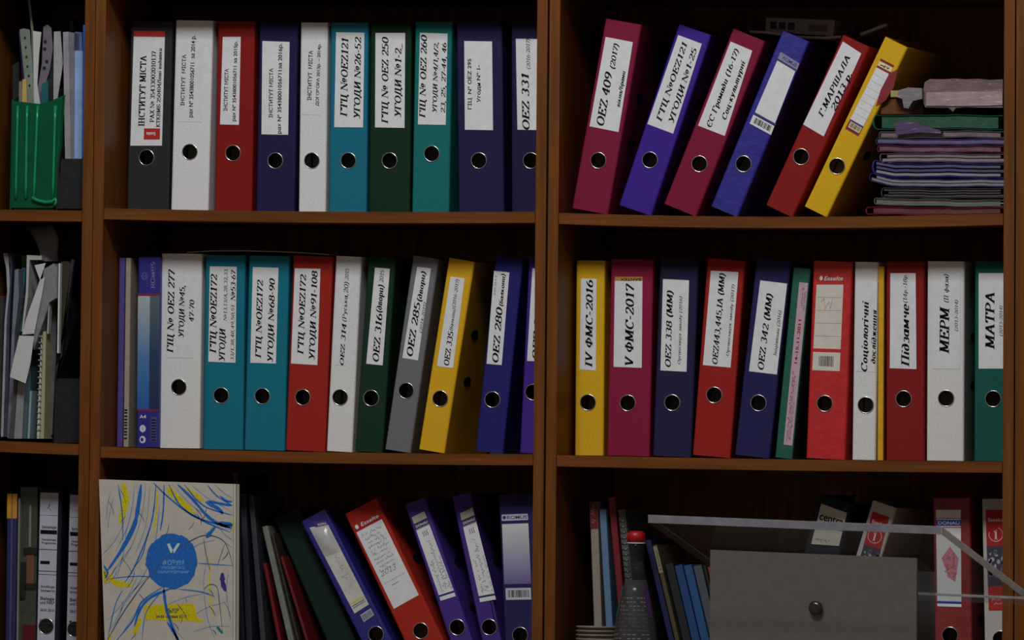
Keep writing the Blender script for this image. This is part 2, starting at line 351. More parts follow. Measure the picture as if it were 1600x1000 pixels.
def bookcase(key, x0, x1, label, bottom=0.0):
    """x0..x1 outer faces"""
    t = thing('bookcase', label, 'bookcase', ((x0+x1)/2, DEP/2, 0), 'brown wooden bookcases side by side')
    for a, b in ((x0, x0+TH), (x1-TH, x1)):
        bm = bmesh.new(); box(bm, a, b, 0, DEP, 0.0, TOPZ); obj('side_panel', bm, WOOD, t, True)
    bm = bmesh.new(); box(bm, x0+TH, x1-TH, DEP-.006, DEP, 0.0, TOPZ - TH); obj('back_panel', bm, mat((122, 80, 56), 0.7, 'wood'), t, True)
    for s in '123':
        f = SHELF[key+s]; bm = bmesh.new(); n = 16; a, b = x0+TH+.001, x1-TH-.001
        xs = [a + (b-a)*i/n for i in range(n+1)]
        prism(bm, [(x, f(x)) for x in xs] + [(x, f(x)-TH-.0005) for x in xs[::-1]], 0.0, DEP-.007); obj('shelf', bm, WOODX, t, True)
    bm = bmesh.new(); box(bm, x0+TH, x1-TH, 0, DEP, TOPZ-TH, TOPZ); obj('top_panel', bm, WOODX, t, True)
    bm = bmesh.new(); box(bm, x0+TH, x1-TH, 0.02, DEP, 0.0, 0.07); obj('plinth', bm, WOODX, t, True)
    bm = bmesh.new(); box(bm, x0+TH, x1-TH, 0.0, DEP-.007, 0.38, 0.38+TH); obj('shelf', bm, WOODX, t, True)
    return t
g = .0007
bookcase('A', P(-34, 500).x - TH, -W - g, 'brown wooden bookcase at the left edge holding the green tray')
bookcase('L', -W + g, -.0018, 'brown wooden bookcase in the middle holding the upright binders and brush stroke poster')
bookcase('R', .0018, W - .0012, 'brown wooden bookcase on the right behind the clear acrylic lectern')
bookcase('N', W + .0012, 2*W, 'brown wooden bookcase at the far right edge with only its side panel showing')
bm = bmesh.new(); box(bm, -4, 6, -17, .5, -.05, 0); struct('floor', bm, mat((120, 100, 80), 0.4, 'wood'))
bm = bmesh.new(); box(bm, -4, 6, .45, .55, 0, 3.4); struct('wall_back', bm, mat((170, 165, 155), 0.8, 'paint'))

# ------------------------------------------------------------------ lever arch binders
def place(q, Y, zf, lean=None):
    """rigid upright rectangle from four photo corners TL,TR,BR,BL at plane Y standing on shelf zf"""
    TL, TR, BR, BL = [P(x, y, Y) for x, y in q]
    d = ((TL-BL) + (TR-BR)); a = math.atan2(d.x, d.z) if lean is None else lean
    if abs(a) < .004: a = 0.0
    dx, dz = math.sin(a), math.cos(a)
    top = (TL+TR)/2; bot = (BL+BR)/2
    r = Vector((dz, 0, -dx))
    w = ((TR-TL).dot(r) + (BR-BL).dot(r))/2
    c = (top + bot)/2; up = Vector((dx, 0, dz))
    htop = (top - c).dot(up); tc = c + up*htop
    low = tc + r*(w/2 if a > 0 else -w/2)
    zz = max(zf(low.x), zf(low.x + (-w if a > 0 else w))) if abs(a) < .02 else zf(low.x)
    h = (low.z - zz)/dz
    for _ in range(3):
        if abs(a) >= .02: zz = zf(low.x - dx*h)
        h = (low.z - zz - .0009)/dz
    org = tc - up*h
    return org, w, h, a
def local(M, px, Y):
    v = M @ P(px[0], px[1], Y); return (v.x, v.z)
def cover_mesh(w, h, D, t=.0028, r=.004, hole=None):
    bm = bmesh.new()
    hw = w/2; z0, z1 = 0, h
    ix = hw - r
    outer = [(-ix, z0), (ix, z0), (ix, z1), (-ix, z1)]
    def plate(y):
        vo = [bm.verts.new((x, y, z)) for x, z in outer]; es = [bm.edges.new((vo[i], vo[(i+1) % 4])) for i in range(4)]
        vi = []
        if hole:
            vi = [bm.verts.new((x, y, z)) for x, z in ellipse(hole[0], hole[1], hole[2], hole[2], 28)]
            es += [bm.edges.new((vi[i], vi[(i+1) % 28])) for i in range(28)]
            bmesh.ops.triangle_fill(bm, use_beauty=True, use_dissolve=False, edges=es)
        else: bm.faces.new(vo)
        return vo, vi
    vo, vi = plate(0); wo, wi = plate(t)
    for i in range(4): bm.faces.new((vo[i], vo[(i+1) % 4], wo[(i+1) % 4], wo[i]))
    for i in range(len(vi)): bm.faces.new((vi[i], wi[i], wi[(i+1) % 28], vi[(i+1) % 28]))
    for s in (-1, 1):
        arc = [(s*(ix + r*math.sin(k*math.pi/10)), r - r*math.cos(k*math.pi/10)) for k in range(6)]
        poly = arc + [(s*hw, D), (s*(hw-t), D), (s*(hw-t), r), (s*ix, t)]
        zprism(bm, poly, z0, z1)
    return bm
def binder(q, shelf, rgb, label, ring=None, lq=None, lines=(), Y=.1, group=None, D=.285, extra=None, labrgb=None, name='ring_binder', lean=None, cloth=True, rough=.55, dz=0):
    zf = SHELF[shelf]
    org, w, h, a = place(q, Y, zf, lean); w -= .0012
    xm = {'L': -.0018, 'R': W - .0012, 'A': -W - .0007}[shelf[0]] - TH - .0012
    if abs(a) < .06 and org.x + w/2*math.cos(a) + abs(math.sin(a))*h > xm:
        over = org.x + w/2*math.cos(a) + max(0, math.sin(a))*h - xm
        if over > 0: w -= over; org = org - Vector((over/2, 0, 0))
    t = thing(name, label, 'binder', org, group or GROUPS[shelf], ry=a)
    M = MW[t.name].inverted()
    m = mat(rgb, rough, 'cloth' if cloth else 'plastic', SHELF_LIT[shelf[1]])
    rc = local(M, ring, Y) if ring else None
    rr = .0133
    if rc: rc = (max(-w/2+.0175, min(w/2-.0175, rc[0])), rc[1])
    obj('cover', cover_mesh(w, h, D, hole=(rc[0], rc[1], rr) if rc else None), m, t)
    bm = bmesh.new(); pw = w*.36; box(bm, -pw, pw*.8, .066, D-.012, .006, h-.018); obj('paper_block', bm, PAGES, t)
    if rc:
        bm = bmesh.new(); tube(bm, [(rc[0]+rr*math.cos(k*math.pi/16), -.0004, rc[1]+rr*math.sin(k*math.pi/16)) for k in range(32)], .0009, 8, True)
        fr = obj('finger_ring', bm, CHROME, t)
        bm = bmesh.new(); n = 28
        A = [bm.verts.new((rc[0]+(rr-.0004)*math.cos(k*2*math.pi/n), .0006, rc[1]+(rr-.0004)*math.sin(k*2*math.pi/n))) for k in range(n)]
        B = [bm.verts.new((v.co.x, .012, v.co.z)) for v in A]
        for k in range(n): bm.faces.new((A[k], A[(k+1) % n], B[(k+1) % n], B[k]))
        obj('ring_lining', bm, DARK, fr)
    for s in (-1, 1):
        bm = bmesh.new(); zc = h/2 + s*.04
        pts = ellipse(0, 0, .022, .0078, 16)
        A = [bm.verts.new((w/2 + .0009, .077+x, zc+z)) for x, z in pts]; B = [bm.verts.new((w/2 - .0005, .077+x*1.15, zc+z*1.2)) for x, z in pts]
        bm.faces.new(A)
        for k in range(16): bm.faces.new((A[k], A[(k+1) % 16], B[(k+1) % 16], B[k]))
        obj('eyelet', bm, DARK, t)
    RING_AT[t.name] = rc
    lab = None
    if lq:
        quad = [local(M, p, Y) for p in lq]
        S = Sheet(quad)
        bm = bmesh.new(); prism(bm, [quad[3], quad[2], quad[1], quad[0]], -.0006, -.0002)
        lab = obj('label', bm, mat(labrgb or (206, 206, 207), .6, 'paper'), t)
        polys = []
        for ln in lines: polys += S.up(*ln)
        if polys: ink('label_text', polys, INK, lab, -.0008)
        if extra: extra(S, lab, t)
    return t
SHELF_LIT = {'1': .46, '2': .37, '3': .33}   # how bright a white spine photographs on each shelf
GROUPS = {'L1': 'lever arch binders on the upper shelf of the middle bookcase', 'L2': 'lever arch binders on the second shelf of the middle bookcase', 'L3': 'lever arch binders on the lower shelf of the middle bookcase',
          'R1': 'leaning binders on the upper shelf of the right bookcase', 'R2': 'lever arch binders on the second shelf of the right bookcase', 'R3': 'binders behind the lectern', 'A3': 'black binders at the lower left'}
def c1(*p): return [(x/2.777, y/2.777) for x, y in p]                 # measured on enlargements of the photo
def c2(*p): return [(400 + x/2.778, y/2.778) for x, y in p]
def c3(*p): return [(860 + x/2.777, y/2.777) for x, y in p]
def c4(*p): return [(1200 + x/2.777, y/2.777) for x, y in p]
def c5(*p): return [(x/2.5, 340 + y/2.5) for x, y in p]
def c6(*p): return [(400 + x/2.5, 340 + y/2.5) for x, y in p]
def c7(*p): return [(860 + x/2.5, 340 + y/2.5) for x, y in p]
def c8(*p): return [(1200 + x/2.5, 340 + y/2.5) for x, y in p]
def d1(*p): return [(x/3.333, 700 + y/3.333) for x, y in p]
def d2(*p): return [(380 + x/3.333, 700 + y/3.333) for x, y in p]
def d3(*p): return [(860 + x/3.333, 700 + y/3.333) for x, y in p]
def d4(*p): return [(1200 + x/3.333, 700 + y/3.333) for x, y in p]
RED_, WHT, TEAL, GRN, NAVY, PURP, MAG, YEL = (100, 19, 17), (168, 168, 167), (18, 82, 100), (13, 35, 20), (25, 22, 52), (48, 25, 104), (95, 19, 42), (162, 126, 20)

# upper shelf, middle bookcase
def sticker(S, lab, t):
    ink('sticker', [(S.rect(.42, .93, .055, .155), 0), *[(q, 1) for q in S.flip('Esselte', 'sb', .5, .78, .09, .03)]], [mat((165, 30, 28), .5), WHITE], lab, -.0009)
    ink('label_border', [S.rect(.0, 1, .978, 1.03)], mat((165, 30, 28), .5), lab, -.0008)
binder(c1((565,95),(752,92),(732,907),(549,907)), 'L1', (34, 34, 35), 'dark grey binder with large white label and small red sticker, leftmost on upper shelf', c1((636,683))[0],
       c1((581,148),(716,150),(703,632),(566,632)), [('ІНСТИТУТ МІСТА','b',.175,.81,.33,.2), ('РАХ № 35433002010137','b',.21,.85,.66,.14), ('КТКВМБ 250404/Інші видатки','b',.165,.875,.86,.12)], extra=sticker)
binder(c1((762,88),(925,90),(906,912),(738,912)), 'L1', WHT, 'white binder with a typed label ending 2014, between the dark grey and red binders', c1((824,659))[0],
       c1((790,140),(892,142),(879,530),(776,528)), [('ІНСТИТУТ  МІСТА','s',.18,.75,.13,.16), ('рах № 35438001056711  за 2014 р.','s',.05,.97,.49,.17)], labrgb=(203, 203, 203))
binder(c1((945,92),(1107,95),(1095,915),(928,912)), 'L1', RED_, 'bright red binder with a narrow typed label between white and navy binders, upper shelf', c1((1011,664))[0],
       c1((967,160),(1045,160),(1037,542),(955,540)), [('ІНСТИТУТ МІСТА','s',.157,.636,.27,.2), ('рах № 35438001056711 за 2015р.','s',.04,.95,.72,.19)])
binder(c2((10,100),(187,95),(165,920),(0,920)), 'L1', NAVY, 'navy binder with a white typed label ending 2016, right of the bright red binder', c2((84,697))[0],
       c2((28,178),(146,182),(140,585),(24,583)), [('ІНСТИТУТ МІСТА','s',.18,.71,.34,.14), ('рах № 35438001056711за 2016р.','s',.01,.98,.66,.14)])
binder(c2((193,98),(312,98),(305,920),(182,920)), 'L1', (166, 166, 166), 'narrow white binder between navy and blue-teal binders', c2((243,697))[0],
       c2((208,105),(302,108),(288,500),(197,497)), [('ІНСТИТУТ  МІСТА','s',.16,.71,.36,.19), ('ДОГОВОРА 2013р. – 2014р.','s',.1,.79,.74,.14)], labrgb=(203, 203, 203))
binder(c2((325,98),(487,98),(484,920),(312,920)), 'L1', (19, 82, 99), 'blue-teal binder labelled OEZ121 with numbers 26-52 on the upper shelf', c2((401,697))[0],
       c2((348,140),(471,142),(465,553),(340,552)), [('ГТЦ №ОЕZ121','bi',.11,.94,.32,.24), ('УГОДИ №26-52','bi',.09,.955,.78,.22)])
binder(c2((495,100),(680,98),(667,920),(488,920)), 'L1', GRN, 'dark green binder labelled OEZ 250 between two teal binders', c2((580,697))[0],
       c2((519,143),(648,143),(645,555),(517,553)), [('ГТЦ № ОЕZ 250','bi',.04,.96,.33,.22), ('УГОДИ №1-2_','bi',.11,.885,.77,.22)])
binder(c2((690,95),(853,95),(840,920),(674,920)), 'L1', (16, 82, 80), 'green-teal binder labelled OEZ 260 with three lines of text, upper shelf', c2((763,667))[0],
       c2((712,142),(832,146),(824,542),(703,540)), [('ГІЦ № ОЕZ 260','bi',.07,.98,.15,.22), ('УГОДИ №4/1,4/2,','bi',.13,.9,.59,.16), ('23, 25, 27-44, 46','bi',.13,.9,.89,.16)])
binder(c2((872,95),(1065,95),(1083,920),(873,920)), 'L1', (26, 23, 54), 'navy binder labelled OEZ 295, right of the green-teal binder', c2((968,697))[0],
       c2((904,178),(1025,180),(1029,565),(907,563)), [('ГІЦ  № ОЕZ 295','s',.23,.8,.18,.13), ('Угоди № 1-','s',.31,.73,.5,.13)])
binder(c2((1105,95),(1280,95),(1280,920),(1108,920)), 'L1', (24, 21, 48), 'navy binder labelled OEZ 331, cut off by the upright on upper shelf', c2((1193,697))[0],
       c2((1128,168),(1250,170),(1256,565),(1135,563)), [('ОЕZ 331','bi',.0,.62,.31,.26), ('(2016-2017)','i',.67,1,.43,.13)], Y=.102)

# second shelf, middle bookcase
binder(c5((628,140),(790,142),(782,900),(620,897)), 'L2', (151, 151, 149), 'wide white binder labelled OEZ 277, left of the two teal binders', c5((699,662))[0],
       c5((655,185),(765,187),(755,548),(648,547)), [('ГІЦ № ОЕZ 277','bi',.05,.96,.15,.23), ('УГОДИ №45,','bi',.22,.78,.54,.19), ('47-70','bi',.39,.63,.9,.17)], labrgb=(203, 203, 203))
binder(c5((803,145),(960,150),(950,903),(790,902)), 'L2', (14, 76, 90), 'teal binder numbered 53-67 beside the wide white binder on second shelf', c5((864,695))[0],
       c5((820,190),(925,192),(920,567),(814,563)), [('ГТЦ №ОЕZ172','bi',.09,.92,.16,.24), ('УГОДИ','bi',.01,.36,.5,.22), ('№13,13/А,28,32,33,','i',.43,.98,.6,.12), ('33/1,38,48,49,50,51','i',.02,.6,.88,.12), ('№53-67','bi',.64,.97,.88,.17)])
binder([(387,399),(454,401),(444,704),(382,702)], 'L2', (14, 76, 90), 'teal binder numbered 68-90 between the other teal binder and a red one', (410,619),
       c6((-12,193),(88,196),(78,570),(-22,567)), [('ГТЦ №ОЕZ172','bi',.05,.87,.3,.23), ('УГОДИ №68-90','bi',.01,.89,.77,.22)])
binder(c6((141,150),(305,152),(268,912),(116,910)), 'L2', (107, 24, 19), 'red binder numbered 91-108 on the second shelf of the middle bookcase', c6((183,702))[0],
       c6((152,198),(252,200),(240,576),(137,570)), [('ГТЦ №ОЕZ172','bi',.1,.94,.34,.23), ('УГОДИ №91-108','bi',.05,.98,.78,.22)])
binder(c6((312,150),(412,153),(378,913),(272,908)), 'L2', (150, 150, 148), 'narrow white binder labelled OEZ 314 between red and dark green binders', c6((329,702))[0],
       c6((322,195),(382,200),(352,578),(310,575)), [('ОЕZ 314','bi',.0,.43,.6,.36), ('(Руська,20)','i',.45,.86,.58,.3), ('.2015','i',.87,1,.58,.24)], labrgb=(203, 203, 203))
binder(c6((440,155),(545,155),(498,915),(382,912)), 'L2', (14, 34, 22), 'dark green binder labelled OEZ 316 leaning slightly between white and grey binders', c6((450,705))[0],
       c6((465,195),(523,200),(495,577),(431,571)), [('ОЕZ 316','bi',.03,.53,.55,.4), ('(двори)','bi',.54,.83,.5,.36), ('.2015','i',.84,.98,.5,.27)])
binder(c6((612,150),(715,160),(605,917),(502,905)), 'L2', (76, 76, 78), 'mid grey binder labelled OEZ 285 leaning right beside the dark green one', c6((587,676))[0],
       c6((630,192),(684,198),(633,558),(572,548)), [('ОЕZ 285','bi',.03,.62,.42,.42), ('(двори)','bi',.63,.96,.5,.34), ('(2014-2015)','i',.3,.63,.9,.16)])
binder(c6((757,158),(850,172),(743,918),(630,898)), 'L2', (150, 115, 20), 'yellow binder labelled OEZ 335 leaning right in the middle bookcase', c6((720,707))[0],
       c6((760,230),(815,237),(770,588),(707,580)), [('ОЕZ 335','bi',.02,.4,.56,.34), ('(балкони)','i',.41,.66,.55,.22), ('(2016-2017)','i',.67,.98,.52,.22)])
binder(c6((934,155),(1046,155),(967,918),(855,915)), 'L2', (24, 23, 72), 'blue binder labelled OEZ 280 leaning right next to the yellow binder gap', c6((924,711))[0],
       c6((930,208),(990,214),(960,576),(901,571)), [('ОЕZ 280','bi',.02,.62,.55,.42), ('(балкони)','bi',.63,.98,.62,.26), ('2.07-32.1-2','i',.74,.95,.16,.11)])
binder(c6((1064,155),(1175,155),(1138,918),(1029,917)), 'L2', (46, 24, 92), 'violet binder labelled OEZ 280 half hidden by the upright, second shelf', c6((1084,682))[0],
       c6((1080,198),(1140,200),(1120,562),(1059,560)), [('ОЕZ 280','bi',.02,.64,.52,.42), ('(балкони)','bi',.65,.98,.58,.26)], Y=.104)

# upper shelf, right bookcase (all leaning to the right)
binder(c3((243,85),(392,103),(258,928),(85,903)), 'R1', (96, 19, 42), 'magenta binder labelled OEZ 409, leftmost of the leaning binders', c3((208,696))[0],
       c3((240,160),(358,183),(296,573),(170,548)), [('ОЕZ 409','bi',.03,.63,.34,.27), ('(2017)','bi',.67,.95,.42,.18), ('вікна/брами','bi',.27,.67,.84,.14)], Y=.06)
binder(c3((560,105),(695,152),(445,935),(292,885)), 'R1', (48, 26, 106), 'violet leaning binder labelled OEZ121 with numbers 1-25', c3((432,694))[0],
       c3((555,152),(657,190),(533,580),(421,538)), [('ГТЦ №ОЕZ121','bi',.07,.95,.35,.22), ('УГОДИ №1-25','bi',.1,.93,.79,.21)], Y=.085)
binder(c3((795,125),(930,178),(640,940),(485,885)), 'R1', (96, 18, 40), 'magenta leaning binder between a violet and a bright blue one', c3((647,711))[0],
       c3((782,180),(876,220),(757,590),(641,545)), [('ЄС Громади (16-17)','bi',.03,.95,.36,.2), ('Соц-культурні','bi',.17,.86,.78,.19)], Y=.085)
def romus_small(S, lab, t):
    o = ink('print', [(S.rect(-.02, 1.06, 1.02, 1.16), 0), (S.rect(-.02, 1.06, -.03, .0), 1), (S.rect(-.02, 1.06, 1.0, 1.035), 1), *[(q, 1) for q in S.across('ROMUS', 'sb', .2, .95, 1.07, .06)]], [mat((120, 118, 150), .5), mat((50, 46, 92), .5)], lab, -.0008)
    ink('barcode', [(S.rect(-.02, 1.02, -.22, -.05), 0), *[(q, 1) for q in S.bars(.1, .9, -.18, -.075, 3)]], [WHITE, INK], lab, -.0008)
binder(c3((1025,140),(1125,182),(815,940),(682,868)), 'R1', (32, 30, 102), 'bright blue leaning binder with an empty white label over a barcode', c3((838,711))[0],
       c3((985,262),(1063,309),(975,535),(888,487)), (), Y=.085, extra=romus_small, cloth=False, rough=.35, lean=math.radians(22.3))
binder([(1317,54),(1360,74),(1240,340),(1197,317)], 'R1', (102, 19, 19), 'red leaning binder labelled 2013 beside the yellow one', c4((144,680))[0],
       c4((325,180),(405,232),(242,592),(153,540)), [('Г.МАРШАЛА','bi',.17,.9,.5,.25), ('2013 р.','bi',.3,.75,.88,.25)], Y=.085)
def yellow_label(S, lab, t):
    r = [(S.rect(0, 1.0, 1.0, 1.04), 0), (S.rect(0, 1.0, 1.04, 1.125), 1), (S.rect(0, 1.0, 1.125, 1.17), 0), *[(q, 4) for q in hand_lines(S, [(.18, .85, 1.065, .03)], 81, .0011)],
         ([local(MW[t.name].inverted(), p, .08) for p in ((1389.6, 114.5), (1402.6, 108.5), (1396.5, 136), (1384, 157), (1368.5, 166.5), (1376, 141))], 0), (S.rect(0, 1.0, -.03, 0), 2), (S.rect(-.02, 1.0, -.19, -.03), 0)]
    ink('barcode', [(S.rect(.1, .96, -.14, -.035), 0), *[(q, 1) for q in S.bars(.16, .9, -.125, -.045, 9)]], [mat((205, 195, 150), .5), INK], lab, -.0011)
    for k in range(1, 8): r.append((S.rect(.04, .96, k*.125, k*.125+.006), 3))
    ink('print', r, [mat((118, 14, 20), .5), mat((205, 195, 150), .5), mat((70, 50, 110), .5), mat((165, 165, 165), .6), INK], lab, -.0008)
binder(c4((510,155),(605,210),(262,942),(157,888)), 'R1', (164, 128, 20), 'yellow leaning binder with a red edged label beside the stack of folders', c4((300,721))[0],
       c4((471,292),(528,322),(414,548),(358,516)), (), Y=.08, extra=yellow_label)

# second shelf, right bookcase
binder(c7((100,168),(212,168),(210,930),(93,925)), 'R2', (150, 116, 20), 'yellow binder labelled IV and 2016, leftmost on the right bookcase second shelf', c7((147,722))[0],
       c7((120,238),(180,240),(178,597),(114,594)), [('IV ФМС-2016','bi',.03,.99,.56,.44)])
def bantex(S, lab, t):
    ink('print', [(S.rect(.0, 1, .975, 1.02), 0), *[(q, 1) for q in S.flip('BANTEX', 'sb', .2, .95, .972, .032)]], [mat((170, 120, 40), .5), INK], lab, -.0008)
binder(c7((235,162),(405,165),(388,932),(220,927)), 'R2', (93, 18, 40), 'magenta binder labelled V and 2017 between yellow and navy binders', c7((302,724))[0],
       c7((252,238),(360,238),(357,587),(247,583)), [('V ФМС-2017','bi',.02,.95,.55,.3)], extra=bantex)
binder(c7((428,165),(580,165),(552,935),(397,932)), 'R2', (24, 22, 44), 'navy binder labelled OEZ 338 between magenta and red binders', c7((476,723))[0],
       c7((440,240),(542,245),(532,602),(430,597)), [('ОЕZ 338 (ММ)','bi',.04,.88,.28,.22), ('Організація заходу (2016)','i',.08,.82,.7,.11)])
binder(c7((612,163),(762,165),(705,938),(553,925)), 'R2', (104, 22, 19), 'red binder labelled OEZ443 leaning slightly between two navy binders', c7((640,693))[0],
       c7((627,207),(735,213),(704,586),(596,576)), [('ОЕZ443,445,ІА (ММ)','bi',.02,.98,.42,.2), ('Організація заходу (2017)','i',.12,.87,.85,.1)])
binder(c7((808,163),(938,168),(862,942),(713,930)), 'R2', (25, 23, 56), 'navy binder labelled OEZ 342 leaning right against the thin green folder', c7((813,724))[0],
       c7((820,245),(925,258),(885,613),(776,600)), [('ОЕZ 342 (ММ)','bi',.03,.87,.4,.22), ('Ініціативи (2016)','i',.2,.7,.85,.12)])
def esselte_red(S, lab, t):
    r = [(S.rect(0, 1, .215, .255), 0), *[(q, 1) for q in S.across('Esselte', 'si', .27, .98, 1.05, .05)], (ellipse(*S.at(1.075, .16), .0028, .0038, 14), 1)]
    ink('barcode', S.bars(.22, .76, .05, .17, 4), INK, lab, -.0008)
    for k in range(4): r.append((S.rect(.03, .97, .4+k*.15, .404+k*.15), 3))
    for p in line_polys([S.at(.8, .2), S.at(.84, .3), S.at(.72, .35), S.at(.8, .5), S.at(.72, .55), S.at(.84, .62)], .0006): r.append((p, 3))
    ink('print', r, [mat((175, 28, 22), .5), WHITE, INK, mat((150, 140, 130), .6)], lab, -.0008)
binder(c8((178,170),(330,172),(305,945),(145,938)), 'R2', (130, 20, 19), 'bright red binder with a blank ruled label and barcode, second shelf', c8((222,726))[0],
       c8((190,262),(295,262),(280,600),(173,596)), (), extra=esselte_red, cloth=False, rough=.45, labrgb=(198, 190, 178))
binder(c8((340,172),(430,175),(424,947),(325,942)), 'R2', (150, 150, 147), 'narrow white binder with two lines of black text beside the thin yellow folder', c8((382,732))[0],
       c8((350,250),(428,252),(418,603),(345,600)), [('Соціологічні','bi',.0,.79,.42,.33), ('дослідження','bi',.09,.69,.88,.24)], labrgb=(203, 203, 203))
binder(c8((460,172),(613,172),(613,947),(460,945)), 'R2', (91, 19, 18), 'dark red binder between the thin yellow folder and a white binder', c8((530,708))[0],
       c8((478,217),(577,217),(580,592),(476,588)), [('Підзамче','bi',.02,.68,.58,.3), ('(14р.-18р.','i',.69,.99,.58,.15)])
binder(c8((622,170),(768,172),(768,950),(617,945)), 'R2', (149, 148, 145), 'wide white binder with black lettering, left of the teal end binder', c8((696,706))[0],
       c8((645,220),(752,222),(750,592),(642,590)), [('МЕРМ','bi',.16,.66,.43,.34), ('(ІІ фаза)','i',.7,1.0,.48,.16), ('(2013-2014)','i',.4,.73,.86,.11)], labrgb=(203, 203, 203))
binder(c8((805,172),(960,172),(960,950),(805,950)), 'R2', (14, 58, 52), 'teal binder cut off by the upright at the right end of the second shelf', c8((880,708))[0],
       c8((823,217),(928,217),(928,590),(823,590)), [('МАТРА','bi',.2,.8,.42,.34), ('(2013-2014)','i',.34,.66,.83,.11)], Y=.102)

# lower shelf, middle bookcase (leaning left)
PEN = mat((60, 66, 95), .6, 'ink')
def gloss_label(S, lab, t):
    ink('print', [(S.rect(.3, 1.0, .985, 1.05), 0), *[(q, 1) for q in S.across('ROMUS', 'sb', .5, .95, 1.0, .025)], (S.rect(.02, .98, .1, .115), 2), (S.rect(.06, .9, .05, .058), 3), (S.rect(.06, .9, .07, .08), 3)], [mat((72, 48, 110), .4), WHITE, mat((190, 185, 60), .4), mat((110, 112, 130), .5)], lab, -.0008)
    ink('handwriting', hand_lines(S, [(.24, .66, .62, .3)], 5, .00035, True), mat((110, 112, 130), .5), lab, -.0008)
    ink('barcode', [(S.rect(.25, 1.0, -.13, -.045), 0), *[(q, 1) for q in S.bars(.32, .93, -.115, -.06, 6)]], [mat((150, 150, 160), .5), mat((90, 92, 110), .5)], lab, -.0008)
    bm = bmesh.new(); G = []
    for i in range(13):
        row = []
        for j in range(9):
            u, v = .66 + .33*i/12, .02 + .96*j/8; x, z = S.at(u, v); a, b = 2*i/12 - 1, 2*j/8 - 1
            row.append(bm.verts.new((x, -.0011 - .0075*(1 - a*a)*(1 - b*b), z)))
        G.append(row)
    for A_, B_ in zip(G, G[1:]):
        for j in range(8): bm.faces.new((A_[j], A_[j+1], B_[j+1], B_[j])).smooth = True
    obj('label_pocket', bm, mat((200, 200, 200), .14, 'film'), lab)  # clear bulge added over the label's top, shaped to catch the lamp as glare
t = binder(d2((297,385),(430,318),(948,1340),(815,1407)), 'L3', (26, 25, 78), 'blue binder with a glossy pale label leaning left beside the dark green binder', d2((692,970))[0],
       d2((345,415),(440,395),(655,815),(580,862)), (), extra=gloss_label, cloth=False, rough=.3)
for c in t.children:
    if c.name.startswith('label'): c.data.materials[0] = mat((188, 186, 178), .12, 'plastic')
def esselte_hand(S, lab, t):
    rows = [(.12+.03*(k % 3), .9 - .05*((k*7) % 4), .92 - k*.052, .11) for k in range(10)]
    r = [(q, 0) for q in hand_lines(S, [(a, b, u, .03) for a, b, u, h in rows], 21, .00042)]
    r += [(q, 0) for q in S.across('2013', 'hand', .12, .72, .4, .06)] + [(q, 1) for q in S.across('Esselte', 'si', .25, .95, 1.035, .045)] + [(ellipse(*S.at(1.055, .1), .003, .004, 14), 1)]
    r += [(S.rect(.1, .9, .31, .313), 2), (S.rect(.3, .6, .25, .26), 2)]
    ink('print', r, [PEN, WHITE, mat((150, 150, 150), .6)], lab, -.0008)
binder(d2((525,352),(698,255),(1046,1012),(880,1088)), 'L3', (108, 26, 18), 'red binder with a large handwritten 2013 label leaning left', d2((925,952))[0],
       d2((590,440),(722,370),(915,765),(785,838)), (), extra=esselte_hand)
def donau(S, lab, t):
    n = mat((22, 38, 92), .5)
    ink('title_patch', [S.rect(.0, 1, 1.085, 1.185)], mat((170, 166, 158), .6, 'paper'), lab, -.0008)
    ink('brand_print', [(S.rect(0, 1, 1.0, 1.07), 0), (S.rect(0, 1, 1.072, 1.082), 2), *[(q, 1) for q in S.across('DONAU', 'sb', .06, .95, 1.018, .036)], (S.rect(0, 1, .988, .996), 2)], [n, WHITE, mat((130, 40, 50), .5)], lab, -.0008)
    ink('foot_print', [(S.rect(.0, 1, -.02, .008), 0), (S.rect(.0, 1, -.075, -.02), 1)], [n, WHITE], lab, -.0008)
    ink('handwriting', hand_lines(S, [(.04, .5, .35, .2), (.06, .8, .65, .22), (.04, .55, .95, .2)], 31 + int(S.W*1e5), .0004, True), PEN, lab, -.0008)
    for k in range(3): ink('wave_mark', line_polys([S.at(.86, .36 + .14*k), S.at(.885, .44 + .14*k), S.at(.91, .36 + .14*k), S.at(.935, .44 + .14*k)], .0009), n, lab, -.0008)
binder(d2((840,300),(945,252),(1195,1000),(1086,1040)), 'L3', (46, 30, 86), 'violet binder with handwritten label leaning left, beside the red handwritten one', d2((1126,930))[0],
       d2((900,425),(968,393),(1098,745),(1020,770)), (), extra=donau)
binder(d2((1082,258),(1187,228),(1332,950),(1238,976)), 'L3', (45, 29, 84), 'violet binder with handwritten label leaning left against the navy end binder', d2((1304,928))[0],
       d2((1145,408),(1213,380),(1310,760),(1228,775)), (), extra=donau)
def romus_big(S, lab, t):
    gm = gradient_mat('fading_print', [(0, (96, 84, 140)), (.75, (176, 174, 182)), (1, (196, 194, 194))], 'Z', S.at(0, 0)[1], S.at(1, 0)[1])
    lab.data.materials[0] = gm
    r = [(S.rect(.0, 1, 1.055, 1.16), 0), *[(q, 1) for q in S.across('ROMUS', 'sb', .2, .96, 1.08, .055)], (ellipse(*S.at(1.108, .1), .003, .003, 14), 1)]
    ink('barcode', [(S.rect(.04, .98, -.26, -.065), 0), *[(q, 1) for q in S.bars(.12, .9, -.22, -.1, 8)]], [mat((178, 176, 186), .5), INK], lab, -.0008)
    ink('print', r, [mat((178, 176, 186), .5), mat((50, 40, 105), .5), INK], lab, -.0008)
